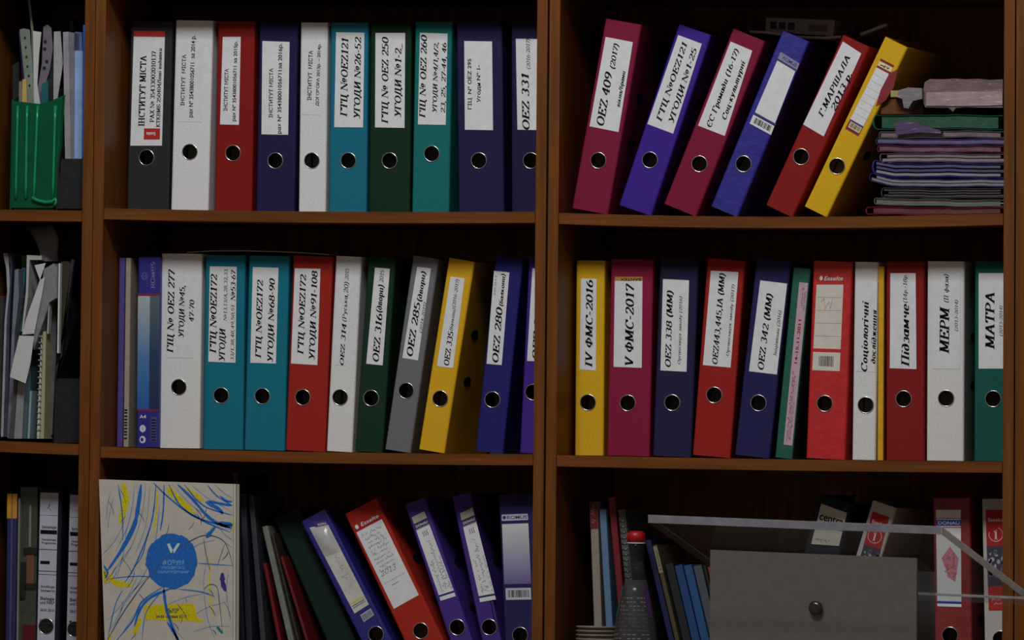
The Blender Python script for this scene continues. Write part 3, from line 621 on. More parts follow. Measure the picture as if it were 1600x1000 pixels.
binder(d2((1322,240),(1522,236),(1545,1000),(1366,1000)), 'L3', (26, 23, 54), 'navy binder with a fading violet label and barcode at the end of lower shelf', d2((1443,975))[0],
       d2((1348,397),(1485,392),(1500,707),(1360,710)), (), extra=romus_big, Y=.085)
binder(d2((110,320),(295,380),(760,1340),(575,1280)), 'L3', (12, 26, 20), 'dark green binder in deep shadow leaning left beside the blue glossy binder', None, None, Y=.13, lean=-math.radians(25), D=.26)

# lower shelf, right bookcase, behind the lectern
def centra(S, lab, t):
    ink('print', [*S.across('centra', 's', .06, .95, .62, .2), S.rect(-.02, 1.0, .5, .52), S.rect(-.02, 1.0, .44, .455), *[], ], INK, lab, -.0008)
    ink('handwriting', hand_lines(S, [(.08, .6, .1, .1)], 77, .0005), INK, lab, -.0008)
binder(d4((262,235),(440,296),(300,860),(122,800)), 'R3', (18, 20, 28), 'black-navy binder with a large printed pale label, leaning right behind the lectern', None,
       d4((278,290),(412,338),(370,510),(225,500)), (), extra=centra, labrgb=(176, 172, 160))
def esselte_one(S, lab, t):
    r = [(S.rect(0, 1, .0, .24), 0), *[(q, 1) for q in S.across('Esselte', 's', .12, .88, .885, .035)], *[(q, 1) for q in S.across('1', 'b', .38, .56, .70, .1)]]
    c = S.at(.755, .48); r += [(q, 1) for q in line_polys(ellipse(c[0], c[1], .0115, .0115, 20, -200, 70), .0008)]
    r += [(S.rect(0, 1, .24, .64), 2)]
    rr = random.Random(3)
    for k in range(26): r.append((ellipse(*S.at(rr.uniform(.27, .6), rr.uniform(.1, .9)), rr.uniform(.001, .0045), rr.uniform(.001, .006), 7), 3 if k % 2 else 4))
    r += [(q, 1) for q in hand_lines(S, [(.2, .85, .1, .02), (.3, .75, .06, .02)], 80, .0004)]
    ink('print', r, [mat((160, 30, 36), .5), mat((210, 190, 188), .5), mat((52, 50, 62), .5), mat((150, 150, 160), .5), mat((90, 88, 104), .5)], lab, -.0008)
binder(d4((545,268),(672,318),(480,950),(350,900)), 'R3', (116, 112, 108), 'white binder with a red label leaning right behind the lectern', None,
       d4((545,330),(632,360),(510,830),(420,800)), (), extra=esselte_one, labrgb=(158, 30, 36), lean=math.radians(17))
def donau_red(S, lab, t):
    n = mat((30, 52, 150), .5)
    r = [(S.rect(0, 1, .835, .895), 0), (S.rect(0, 1, .815, .822), 2), (S.rect(0, 1, .908, .915), 2), *[(q, 1) for q in S.across('DONAU', 'sb', .08, .95, .848, .034)], (S.rect(0, 1, .03, .055), 0)]
    r += [([S.at(.3, .5), S.at(.26, .75), S.at(.5, .9), S.at(.62, .55), S.at(.5, .2)], 3)] + [(q, 4) for q in hand_lines(S, [(.3, .55, .5, .16), (.3, .58, .75, .16)], 41, .0006, True)]
    r += [(S.rect(.4, .56, .75, .775), 0)]
    ink('print', r, [n, WHITE, mat((165, 40, 50), .5), mat((196, 120, 130), .5), PEN], lab, -.0008)
binder(d4((852,260),(1062,262),(1060,1000),(872,1000)), 'R3', (84, 20, 20), 'red binder with a blue and white label and a pink note, behind the lectern', d4((948,975))[0],
       d4((875,322),(1004,322),(1008,828),(882,824)), (), extra=donau_red, cloth=False, rough=.5)
binder(d4((1107,265),(1285,265),(1290,1000),(1130,1000)), 'R3', (120, 118, 114), 'white binder with a red label at the right end of the lower shelf', d4((1213,995))[0],
       d4((1133,322),(1238,322),(1250,845),(1150,845)), (), extra=esselte_one, labrgb=(158, 30, 36), Y=.102)

# black binders in the left bookcase
def typed(S, lab, t):
    L = [('Sammelmappe', .78, .02), ('Veranstaltungen', .705, .014), ('Programme', .685, .014), ('Anmeldungen', .415, .017), ('intern', .39, .017), ('Belege', .34, .02), ('und FAKP', .315, .02), ('28.01.2010', .27, .016), ('Materialien', .205, .017), ('Unterlagen', .18, .017)]
    p = [S.rect(.05, .98, .745, .77), S.rect(.08, .62, .56, .58), S.rect(0, 1, .648, .652), S.rect(0, 1, .515, .519), S.rect(0, 1, .495, .498), S.rect(0, 1, .86, .862)]
    for s, u, h in L: p += S.across(s, 'sb', .14, .94, u, h)
    ink('ring_hole', [ellipse(*RING_AT[t.name], .0132, .0132, 24)], DARK, lab, -.00075)
    p += line_polys([S.at(.9, .4), S.at(.93, .55), S.at(.905, .5), S.at(.89, .62)], .0006)
    ink('label_text', p, INK, lab, -.0008)
def e8(*p): return [(x/3.846, 740 + y/3.846) for x, y in p]
binder(e8((228,82),(380,90),(352,1010),(212,1000)), 'A3', (16, 18, 24), 'black binder with a full height typed white label, left of its twin', e8((278,918))[0],
       e8((243,113),(352,117),(325,1095),(222,1090)), (), extra=typed, labrgb=(172, 172, 186))
binder(e8((404,90),(548,95),(520,1010),(392,1000)), 'A3', (16, 18, 24), 'black binder with a typed white label, half hidden behind the left upright', e8((450,935))[0],
       e8((422,127),(530,131),(505,1100),(398,1096)), (), extra=typed, labrgb=(168, 168, 180), Y=.104)
# ------------------------------------------------------------------ books, folders and loose things
def book(q, shelf, rgb, label, cat='book', Y=.08, D=.22, name='book', prints=None, lean=None, rough=.5, group=None, kind='paper', pages=True, thin=.0016):
    org, w, h, a = place(q, Y, SHELF[shelf], lean); w -= .0008
    t = thing(name, label, cat, org, group, ry=a)
    obj('cover', cover_mesh(w, h, D, t=min(thin, w*.2), r=min(.002, w*.3)), mat(rgb, rough, kind), t)
    if pages:
        tt = min(thin, w*.2); bm = bmesh.new(); box(bm, -w/2+tt+.0002, w/2-tt-.0002, .004, D-.004, .003, h-.004); obj('page_block', bm, PAGES, t)
    if prints: prints(Sheet([(-w/2, h), (w/2, h), (w/2, 0), (-w/2, 0)]), t)
    return t
def wpoly(poly, Y, shelf):
    out = []
    for x, y in poly:
        p = P(x, y, Y); z = p.z
        lo = SHELF[shelf](p.x) + .0006
        if y >= 1100 or z < lo: z = lo
        out.append((p.x, z))
    return out
def cut(poly, Y, shelf, D, m, name, label, cat, group=None, parts=()):
    """a flat-faced thing with real depth D whose front outline stands at plane Y; parts: (name, poly, y0, y1, material)"""
    if not parts:
        bm = bmesh.new(); prism(bm, wpoly(poly, Y, shelf), Y, Y + D); return solo(name, bm, m, label, cat, group)
    w = wpoly(poly, Y, shelf); cx = sum(p[0] for p in w)/len(w); z = min(p[1] for p in w)
    t = thing(name, label, cat, (cx, Y, z), group)
    bm = bmesh.new(); prism(bm, w, Y, Y + D); obj('body' if name != 'paper_sheet' else 'sheet', bm, m, t, True)
    for n, pl, y0, y1, mm in parts:
        bm = bmesh.new(); prism(bm, wpoly(pl, Y, shelf), y0, y1); obj(n, bm, mm, t, True)
    return t

# second shelf, middle bookcase, left end
def bc(S, t): ink('barcode', [S.rect(.15, .75, u/100, u/100 + .008) for u in [4, 6, 7.5, 9.2, 11, 12.4, 14, 15.7, 17.6, 19]], INK, t, -.0003)
book(c5((468,157),(488,157),(480,893),(451,893)), 'L2', (72, 58, 124), 'thin violet folder at the left end of the second shelf, beside a pale catalogue', 'folder', Y=.085, name='document_folder', kind='plastic', D=.24)
book(c5((490,158),(514,158),(500,893),(480,893)), 'L2', (150, 138, 122), 'thin beige catalogue with a barcode low on its spine, right of the thin violet folder', 'catalogue', Y=.085, name='catalogue', prints=bc, D=.22)
def romus_box(S, t):
    h = S.H
    gm = gradient_mat('printed_blue_fade', [(0, (24, 82, 150)), (.45, (66, 112, 158)), (1, (158, 168, 170))], 'Z', h*.2, h*.8)
    gm2 = gradient_mat('printed_deep_blue_fade', [(0, (24, 36, 78)), (.5, (28, 56, 84)), (1, (80, 96, 100))], 'Z', h*.2, h*.8)
    ink('fade_print', [(S.rect(0, .55, .2, .795), 0), (S.rect(.55, 1, .2, .795), 1)], [gm, gm2], t, -.0003)
    ink('red_line', [S.rect(0, 1, .795, .807)], mat((120, 24, 50), .5), t, -.0003)
    ink('red_line', [S.rect(0, 1, .19, .2)], mat((120, 24, 50), .5), t, -.0003)
    c = S.at(.9, .3); k = .0052
    ring = [(p) for p in line_polys([*ellipse(c[0], c[1], k, k*1.15, 20), ellipse(c[0], c[1], k, k*1.15, 20)[0]], .0006)] + line_polys(ellipse(c[0], c[1], k*.5, k*1.1, 16, 90, 270), .0005) + line_polys(ellipse(c[0], c[1], k*.5, k*1.1, 16, -90, 90), .0005) + [rect(c[0]-k, c[0]+k, c[1]-.0003, c[1]+.0003)]
    ink('globe_emblem', ring, mat((110, 112, 170), .5), t, -.0005)
    ink('lettering', S.up('ROMUS', 'b', .835, .975, .68, .2), mat((110, 108, 150), .5), t, -.0005)
    ink('lettering', S.across('A4', 'sb', .12, .42, .152, .018), WHITE, t, -.0005)
    for u in (.098, .04):
        c = S.at(u, .27); d = [(ellipse(c[0], c[1], .0055, .0062, 20), 0), (rect(c[0]-.0004, c[0]+.0004, c[1]-.003, c[1]+.003) if u > .05 else ellipse(c[0]-.001, c[1], .0028, .0034, 10), 1)]
        ink('round_mark', d, [mat((190, 195, 205), .5), mat((40, 40, 130), .5)], t, -.0005)
    ink('barcode', [(S.rect(.62, .92, .03, .16), 0), *[(S.rect(.66, .88, .035 + k*.015, .035 + k*.015 + .006), 1) for k in range(8)]], [mat((60, 70, 110), .5), INK], t, -.0005)
t = book(c5((540,157),(626,152),(620,894),(533,894)), 'L2', (38, 34, 120), 'blue fading paper box marked A4, between the thin catalogue and the wide white binder', 'box', Y=.088, name='paper_box', prints=romus_box, pages=False, D=.25, kind='paint')
# sheets lying across the binder tops
def sheet_strip(top, Y, D, th, m, name, label, cat, group=None):
    pts = [P(x, y, Y) for x, y in top]
    bm = bmesh.new(); prism(bm, [(p.x, p.z) for p in pts] + [(p.x, p.z - th) for p in pts[::-1]], Y, Y + D)
    return solo(name, bm, m, label, cat, group)
sheet_strip([(292,394),(330,391.5),(380,391.2),(430,392.5),(475,394.5),(515,397.5)], .11, .22, .0012, mat((165, 175, 176), .5, 'paper'), 'paper_sheet', 'loose pale sheet lying across the tops of the white and teal binders', 'paper')
# thin folders of the right bookcase, second shelf
def green_spine(S, t):
    o = ink('paper_strip', [S.rect(.42, .93, .07, .925)], mat((178, 150, 158), .6, 'paper'), t, -.0006)
    p = S.up('14-15.11.2011', 's', .5, .73, .66, .16)
    ink('date_print', p, mat((130, 30, 50), .5, 'ink'), o, -.0009)
    q = []
    for v, u0, u1 in ((.6, .09, .46), (.7, .1, .44), (.8, .1, .3), (.85, .78, .88), (.7, .8, .9)): q += hand_lines(S, [(u0, u1, v, .1)], int(v*100), .0003, True)
    ink('small_print', q, mat((90, 60, 70), .5, 'ink'), o, -.0009)
book(c8((101,195),(166,200),(98,945),(24,942)), 'R2', (10, 82, 68), 'thin green folder with a pale pink dated strip, leaning beside navy OEZ 342 binder', 'folder', Y=.1, name='document_folder', prints=green_spine, kind='plastic', D=.25)
book(c8((431,190),(456,192),(450,947),(425,947)), 'R2', (196, 150, 20), 'thin yellow folder squeezed between the narrow white and dark red binders', 'folder', Y=.1, name='document_folder', kind='plastic', D=.25)

# paper box and sheets behind the leaning binders
def s4(*p): return [(1100 + x/3.2, y/3.2) for x, y in p]
t = cut(s4((312,88),(655,101),(645,180),(306,160)), .2, 'R1', .16, mat((150, 140, 140), .6, 'paper'), 'paper_box', 'dim grey box with printed symbols lying behind the tops of the leaning binders', 'box',
    parts=[('symbol_print', s4((a, b), (a+32, b+1), (a+31, b+38), (a-1, b+37)), .1992, .1998, mat((60, 54, 58), .6, 'ink')) for a, b in ((332,108),(376,110),(422,112))] + [('printed_panel', s4((525,120),(620,124),(616,158),(520,154)), .1992, .1998, mat((110, 96, 100), .6, 'ink'))])
sheet_strip(s4((228,152),(310,156),(400,168),(500,180),(600,183),(684,178)), .19, .2, .004, mat((190, 186, 180), .6, 'paper'), 'paper_stack', 'bent stack of paper lying under the dim grey box on the leaning binders', 'paper')
cut([(1343,52),(1384,36.5),(1386,40),(1345,56)], .18, 'R1', .02, mat((170, 160, 152), .5, 'plastic'), 'ruler', 'pale strip like a ruler sticking up behind the red and yellow leaning binders', 'ruler')

# stack of folders lying flat, upper shelf of the right bookcase
def f5(*p): return [(1340 + x/4.166, 100 + y/4.166) for x, y in p]
GST = 'plastic folders stacked flat on the upper right shelf'
def folder(x0, x1, y0, y1, cov, inner, label, seed, tilt=0.0, Y=.05, D=.25, kind='plastic', rough=.3, curl=0.0, name='plastic_folder', shine=False):
    r = random.Random(seed); (ax, ay), (bx, by) = f5((x0, y0), (x1, y1))
    A = P(ax, ay, Y); B = P(bx, by, Y)
    xr = min(B.x, W - .0012 - TH - .001); n = 26
    zt, zb = A.z, B.z
    ph = [r.uniform(0, 6.3) for _ in range(4)]
    def wav(t, k): return (math.sin(t*7 + ph[0]) + .6*math.sin(t*17 + ph[1]) + .35*math.sin(t*37 + ph[2] + k))*.0006
    ts = [i/n for i in range(n+1)]
    def lift(t): return curl*max(0, .14 - t)/.14 + tilt*(1-t)
    top = [(A.x + (xr-A.x)*t, zt + wav(t, 0) + lift(t)) for t in ts]; bot = [(A.x + (xr-A.x)*t, max(SHELF['R1'](A.x + (xr-A.x)*t) + .0008, zb + wav(t, .6) + lift(t))) for t in ts]
    top = [(x, max(z, b[1] + .004)) for (x, z), b in zip(top, bot)]
    t = thing(name, label, 'folder', ((A.x+xr)/2, Y + D/2, min(p[1] for p in bot)), GST)
    th = .0011
    # cover: folded at the left, open at the right
    mid = (zt+zb)/2 + lift(0); k = (zt - zb)/2
    arc = [(A.x - .6*k*math.sin(a), mid + k*math.cos(a)) for a in [math.pi*i/8 for i in range(1, 8)]]
    arci = [(A.x - .6*k*math.sin(a)*.6, mid + (k-th)*math.cos(a)) for a in [math.pi*i/8 for i in range(1, 8)]]
    outer = top[::-1] + arc + bot
    inn = [(x, z+th) for x, z in bot][::-1] + arci[::-1] + [(x, z-th) for x, z in top]
    bm = bmesh.new(); a = [bm.verts.new((x, Y, z)) for x, z in outer + inn]; b = [bm.verts.new((x, Y+D, z)) for x, z in outer + inn]
    m = len(outer); N = len(a)
    for i in range(N):
        bm.faces.new((a[i], b[i], b[(i+1) % N], a[(i+1) % N]))
    for i in range(m-1):
        bm.faces.new((a[i], a[i+1], a[N-2-i], a[N-1-i])); bm.faces.new((b[i], b[N-1-i], b[N-2-i], b[i+1]))
    obj('cover', bm, mat(cov, rough, kind), t, True)
    for j, col in enumerate(inner):
        g0, g1 = j/len(inner), (j+1)/len(inner)
        lo = [(x, bz + th + .0003 + (tz - bz - 2*th - .0006)*(g0 + .06)) for (x, tz), (_, bz) in zip(top, bot)]
        hi = [(x, bz + th + .0003 + (tz - bz - 2*th - .0006)*(g1 - .06)) for (x, tz), (_, bz) in zip(top, bot)]
        s = r.randrange(2); e = n + 1 - r.randrange(2)
        bm = bmesh.new(); yo = Y + .0015 + .002*r.random(); prism(bm, lo[s:e] + hi[s:e][::-1], yo, Y + D - .006)
        obj('paper_sheaf', bm, mat(col, .14 if shine else .5, 'crinkle' if shine else 'plastic'), t, True)
    return t
WP = (120, 114, 112)
folder(68, 960, 930, 986, (110, 18, 26), [(84, 34, 38)], 'red folder at the very bottom of the flat stack on upper right shelf', 1)
folder(120, 960, 878, 928, (84, 98, 84), [WP, (128, 120, 114), WP], 'pale folder of white papers lying directly on the bottom red folder', 2, curl=.002)
folder(170, 960, 806, 875, (52, 46, 50), [(60, 54, 56), (46, 42, 46), (62, 54, 56)], 'dim grey translucent folder between the pale papers and the blue folders', 3)
folder(90, 960, 744, 803, (28, 30, 92), [(112, 108, 116), (120, 116, 122)], 'lower blue folder of the flat stack with its left edge curling out', 4, curl=.008)
folder(120, 960, 646, 741, (34, 36, 112), [(124, 120, 128), (60, 58, 92), (76, 70, 100)], 'upper blue folder of the flat stack, filled with white papers', 5, curl=.006)
folder(160, 960, 580, 643, (84, 74, 84), [(122, 108, 112), (110, 98, 104)], 'clear folder of whitish papers lying on the upper blue folder', 6)
folder(140, 960, 530, 577, (92, 40, 66), [(104, 74, 90)], 'pinkish shiny folder in the middle of the flat stack', 7, rough=.15, shine=True)
folder(130, 960, 484, 527, (54, 44, 96), [(84, 76, 104)], 'violet-blue folder below the topmost clear sleeve of the stack', 8)
folder(150, 960, 434, 481, (84, 74, 88), [(110, 98, 100)], 'clear folder with bluish left end under the green folder', 9, curl=-.002, shine=True)
folder(125, 945, 330, 428, (10, 76, 48), [(12, 66, 42)], 'shiny green folder near the top of the flat stack', 10, rough=.25)
def sleeve(poly, Y, D, m, label, name='plastic_sleeve', cat='sleeve', inner=None, group=GST):
    return cut(f5(*poly), Y, 'R1', D, m, name, label, cat, group, parts=inner or ())
sleeve([(240,385),(330,368),(430,400),(545,436),(540,452),(400,446),(250,462)], .042, .006, mat((82, 64, 98), .14, 'crinkle'), 'limp lilac sleeve drooping over the front of the green folder')
sleeve([(150,232),(420,226),(426,292),(430,326),(150,326)], .09, .2, mat((96, 50, 18), .5, 'paper'), 'dull orange folder lying on the shiny green folder', 'paper_folder', 'folder')
sleeve([(428,170),(436,120),(470,98),(560,100),(640,94),(700,100),(780,96),(860,104),(945,100),(945,284),(700,282),(640,286),(620,310),(590,284),(440,282),(425,240)], .06, .22, mat((112, 92, 94), .12, 'crinkle'), 'clear crinkled plastic pack of white papers on top of the stack',
       inner=[('paper_roll', f5((448,186),(700,180),(945,176),(945,268),(700,274),(448,272)), .0575, .0598, mat((150, 132, 134), .14, 'crinkle'))])
sleeve([(262,172),(330,152),(418,158),(420,226),(360,240),(330,290),(300,284),(290,226),(262,218)], .05, .05, mat((120, 112, 116), .12, 'crinkle'), 'small crumpled clear bag with a cream tip left of the crinkled pack', 'plastic_bag', 'bag',
       inner=[('cream_tip', f5((214,172),(261,172),(261,214),(214,214)), .052, .09, mat((150, 138, 96), .6, 'paper'))])

# ------------------------------------------------------------------ left bookcase
def g1(*p): return [(x/3.03, y/3.03) for x, y in p]
SHELF['A1t'] = lambda x: SHELF['A1'](x) + .004
# translucent green file holder
t = thing('file_holder', 'translucent green plastic file holder full of sleeves on the upper left shelf', 'file holder', (P(55, 326, .1).x, .1, SHELF['A1'](-.9)))
GT = mat((14, 104, 66), .18, 'tint')
def panel(name, poly, y0, y1, m=GT, parent=t, shelf='A1'):
    bm = bmesh.new(); prism(bm, wpoly(poly, y0, shelf), y0, y1); return obj(name, bm, m, parent, True)
panel('front_panel', g1((62,478),(120,484),(190,492),(240,478),(298,452),(266,984),(52,984)), .05, .0535)
bm = bmesh.new(); prism(bm, wpoly(g1((57,400),(297,400),(264,984),(55,984)), .054, 'A1'), .2, .203); obj('back_panel', bm, GT, t, True)
for n, (xa, xb, ya) in (('side_panel', (56, 46, 470)), ('side_panel', (298, 264, 452))):
    a = P(xa/3.03, ya/3.03, .054); b = P(xb/3.03, 984/3.03, .054); zb = SHELF['A1'](b.x) + .0008
    bm = bmesh.new()
    for y in (.054, .1995):
        pass
    v = [bm.verts.new(p) for p in ((a.x, .054, a.z), (a.x, .1995, a.z+.03), (b.x, .1995, zb), (b.x, .054, zb), (a.x+.003, .054, a.z), (a.x+.003, .1995, a.z+.03), (b.x+.003, .1995, zb), (b.x+.003, .054, zb))]
    for f in ((0,1,2,3),(7,6,5,4),(0,4,5,1),(1,5,6,2),(2,6,7,3),(3,7,4,0)): bm.faces.new([v[i] for i in f])
    obj(n, bm, GT, t, True)
lo, hi = P(18, 326, .05), P(87, 326, .05)
bm = bmesh.new(); box(bm, lo.x+.003, hi.x-.003, .0545, .1985, SHELF['A1'](lo.x)+.0008, SHELF['A1'](lo.x)+.0035); obj('base', bm, GT, t, True)
for x0, x1 in ((84, 74), (128, 122), (178, 160), (262, 250)):
    pts = [P((x0 + (x1-x0)*k/6)/3.03, (500 + 440*k/6)/3.03, .0475) for k in range(7)]
    bm = bmesh.new(); tube(bm, [tuple(p) for p in pts], .0024, 8); obj('rib', bm, mat((22, 134, 88), .15, 'plastic'), t, True)
pts = [P(x/3.03, y/3.03, .045) for x, y in ((152, 936), (180, 950), (215, 958), (245, 955), (264, 940), (268, 955), (258, 972))]
bm = bmesh.new(); tube(bm, [tuple(p) for p in pts], .0032, 8); obj('rim', bm, mat((20, 130, 86), .12, 'plastic'), t, True)
GH = 'papers and sleeves standing in the green file holder'
def inbox(poly, Y, D, m, label, name='plastic_sleeve', cat='sleeve', parts=()):
    pts = g1(*poly); Y = .057 + (Y - .07)*.9*.5; return cut(pts, Y, 'A1t', D, m, name, label, cat, GH, parts)
CLR = mat((150, 152, 150), .15, 'plastic'); GRY = mat((120, 122, 124), .2, 'plastic'); PAP = mat((178, 178, 176), .6, 'paper')
inbox([(60,310),(90,290),(92,984),(56,984)], .19, .002, mat((26, 24, 26), .5), 'black folder at the left edge inside the green file holder', 'document_folder', 'folder')
inbox([(88,150),(104,140),(122,380),(106,384)], .16, .002, mat((44, 34, 84), .4, 'plastic'), 'dark violet divider edge behind the yellow strip in the green holder', 'divider', 'divider')
inbox([(106,376),(124,374),(128,490),(116,978),(96,978)], .075, .003, mat((176, 150, 84), .6, 'paper'), 'pale yellow card strip standing in the green file holder', 'card', 'card')
inbox([(90,386),(104,384),(106,978),(84,978)], .082, .003, mat((110, 106, 92), .6, 'paper'), 'grey card beside the pale yellow strip in the green holder', 'card', 'card')
holes = [('punched_hole', [(x, y) for x, y in g1(*[(cx + 5*math.cos(a), cy + 7*math.sin(a)) for a in [k*math.pi/5 for k in range(10)]])], .0655, .0659, DARK) for cx, cy in ((118,180),(122,225),(126,270),(130,315),(136,360),(140,405))]
inbox([(93,140),(112,134),(140,140),(152,300),(160,490),(158,978),(124,978),(118,400)], .09, .002, mat((112, 124, 112), .2, 'plastic'), 'greenish clear sleeve with punched holes, second from left in the green holder', parts=holes)
inbox([(126,-60),(136,-60),(158,140),(172,978),(162,978),(148,150)], .11, .002, mat((96, 112, 92), .3, 'plastic'), 'tall thin green tinted strip rising out of the frame from the holder', 'plastic_strip', 'strip')
inbox([(156,146),(195,152),(184,260),(176,400),(190,490),(180,978),(164,978),(158,300)], .1, .0025, PAP, 'white paper sheet standing upright in the middle of the green holder', 'paper_sheet', 'paper')
holes = [('punched_hole', [(x, y) for x, y in g1(*[(cx + 8*math.cos(a), cy + 9*math.sin(a)) for a in [k*math.pi/5 for k in range(10)]])], .079, .0794, DARK) for cx, cy in ((214,198),(212,232),(222,292),(210,322))]
inbox([(205,128),(224,116),(243,132),(250,230),(236,330),(214,400),(206,490),(208,978),(186,978),(176,430),(198,300)], .12, .002, mat((104, 98, 108), .1, 'plastic'), 'shiny clear sleeve with four dark punched holes in the green holder', parts=holes)
inbox([(204,200),(214,160),(206,320),(196,390)], .15, .002, mat((72, 44, 86), .3, 'plastic'), 'narrow violet sleeve edge behind the shiny clear sleeve', )
inbox([(196,400),(226,380),(228,480),(216,978),(192,978)], .07, .003, mat((14, 84, 88), .4, 'plastic'), 'teal card standing in the green holder under the shiny sleeve', 'card', 'card')
inbox([(228,210),(252,200),(254,480),(240,940),(216,940)], .14, .004, mat((24, 30, 32), .4, 'plastic'), 'dark folder standing behind the teal card in the holder', 'document_folder', 'folder')
inbox([(255,150),(286,148),(298,300),(272,470),(262,940),(250,940)], .11, .002, CLR, 'clear sleeve edge at the right side inside the green holder')
# navy magazine file with folders
def navy_file(poly_front, Yf, shelf, label, back_y):
    w = wpoly(poly_front, Yf, shelf); t = thing('magazine_file', label, 'magazine file', (sum(p[0] for p in w)/4, Yf + .12, min(p[1] for p in w)))
    m = mat((13, 14, 18), .6, 'plastic')
    bm = bmesh.new(); prism(bm, w, Yf, Yf + .003); obj('front_panel', bm, m, t, True)
    (x0, zt), (x1, _), (x2, zb), (x3, _) = w
    top = P(poly_front[0][0], back_y, Yf).z
    for x in (x3, x2 - .003):
        bm = bmesh.new(); prof = [(Yf+.0035, zb), (Yf+.25, zb), (Yf+.25, top), (Yf+.16, top), (Yf+.0035, zt)]
        a = [bm.verts.new((x, y, z)) for y, z in prof]; b = [bm.verts.new((x+.003, y, z)) for y, z in prof]
        bm.faces.new(a); bm.faces.new(b[::-1])
        for i in range(5): bm.faces.new((a[i], a[(i+1) % 5], b[(i+1) % 5], b[i]))
        obj('side_panel', bm, m, t, True)
    bm = bmesh.new(); box(bm, x3+.0035, x2-.0035, Yf+.246, Yf+.25, zb, top); obj('back_panel', bm, m, t, True)
    bm = bmesh.new(); box(bm, x3+.0035, x2-.0035, Yf+.0035, Yf+.2455, zb, zb+.003); obj('base', bm, m, t, True)
    return t
navy_file([(96,248),(131,248),(129,326),(88,326)], .04, 'A1', 'dark navy magazine file beside the green holder on the upper left shelf', 60)
GM = 'folders standing in the navy magazine file'
for poly, Y, m, lb in (([(298,152),(324,150),(340,750),(312,750)], .058, mat((140, 136, 140), .3, 'plastic'), 'greyish white folder, leftmost in the navy magazine file'),
                       ([(325,152),(352,156),(348,750),(342,750)], .06, mat((112, 110, 118), .25, 'plastic'), 'grey clear folder, second from left in the navy magazine file'),
                       ([(354,150),(388,152),(388,240),(360,240)], .09, mat((96, 112, 150), .3, 'plastic'), 'clear blue tinted folder rising behind the pale blue one'),
                       ([(354,240),(391,240),(386,750),(350,750)], .064, mat((136, 164, 214), .35, 'plastic'), 'pale blue folder in the navy magazine file, next to strong blue edge'),
                       ([(393,118),(404,118),(396,740),(388,750)], .064, mat((36, 96, 190), .35, 'plastic'), 'strong blue folder edge against the left upright'),
                       ([(328,120),(338,86),(350,120),(348,150),(330,148)], .15, mat((34, 32, 34), .4, 'plastic'), 'dark sleeve tip poking up behind the grey folders')):
    pts = g1(*poly)
    if max(p[1] for p in poly) >= 740: pts = [(x, 320 if y > 246 else y) for x, y in pts]
    cut(pts, Y, 'A1t', .17, m, 'document_folder', lb, 'folder', GM)

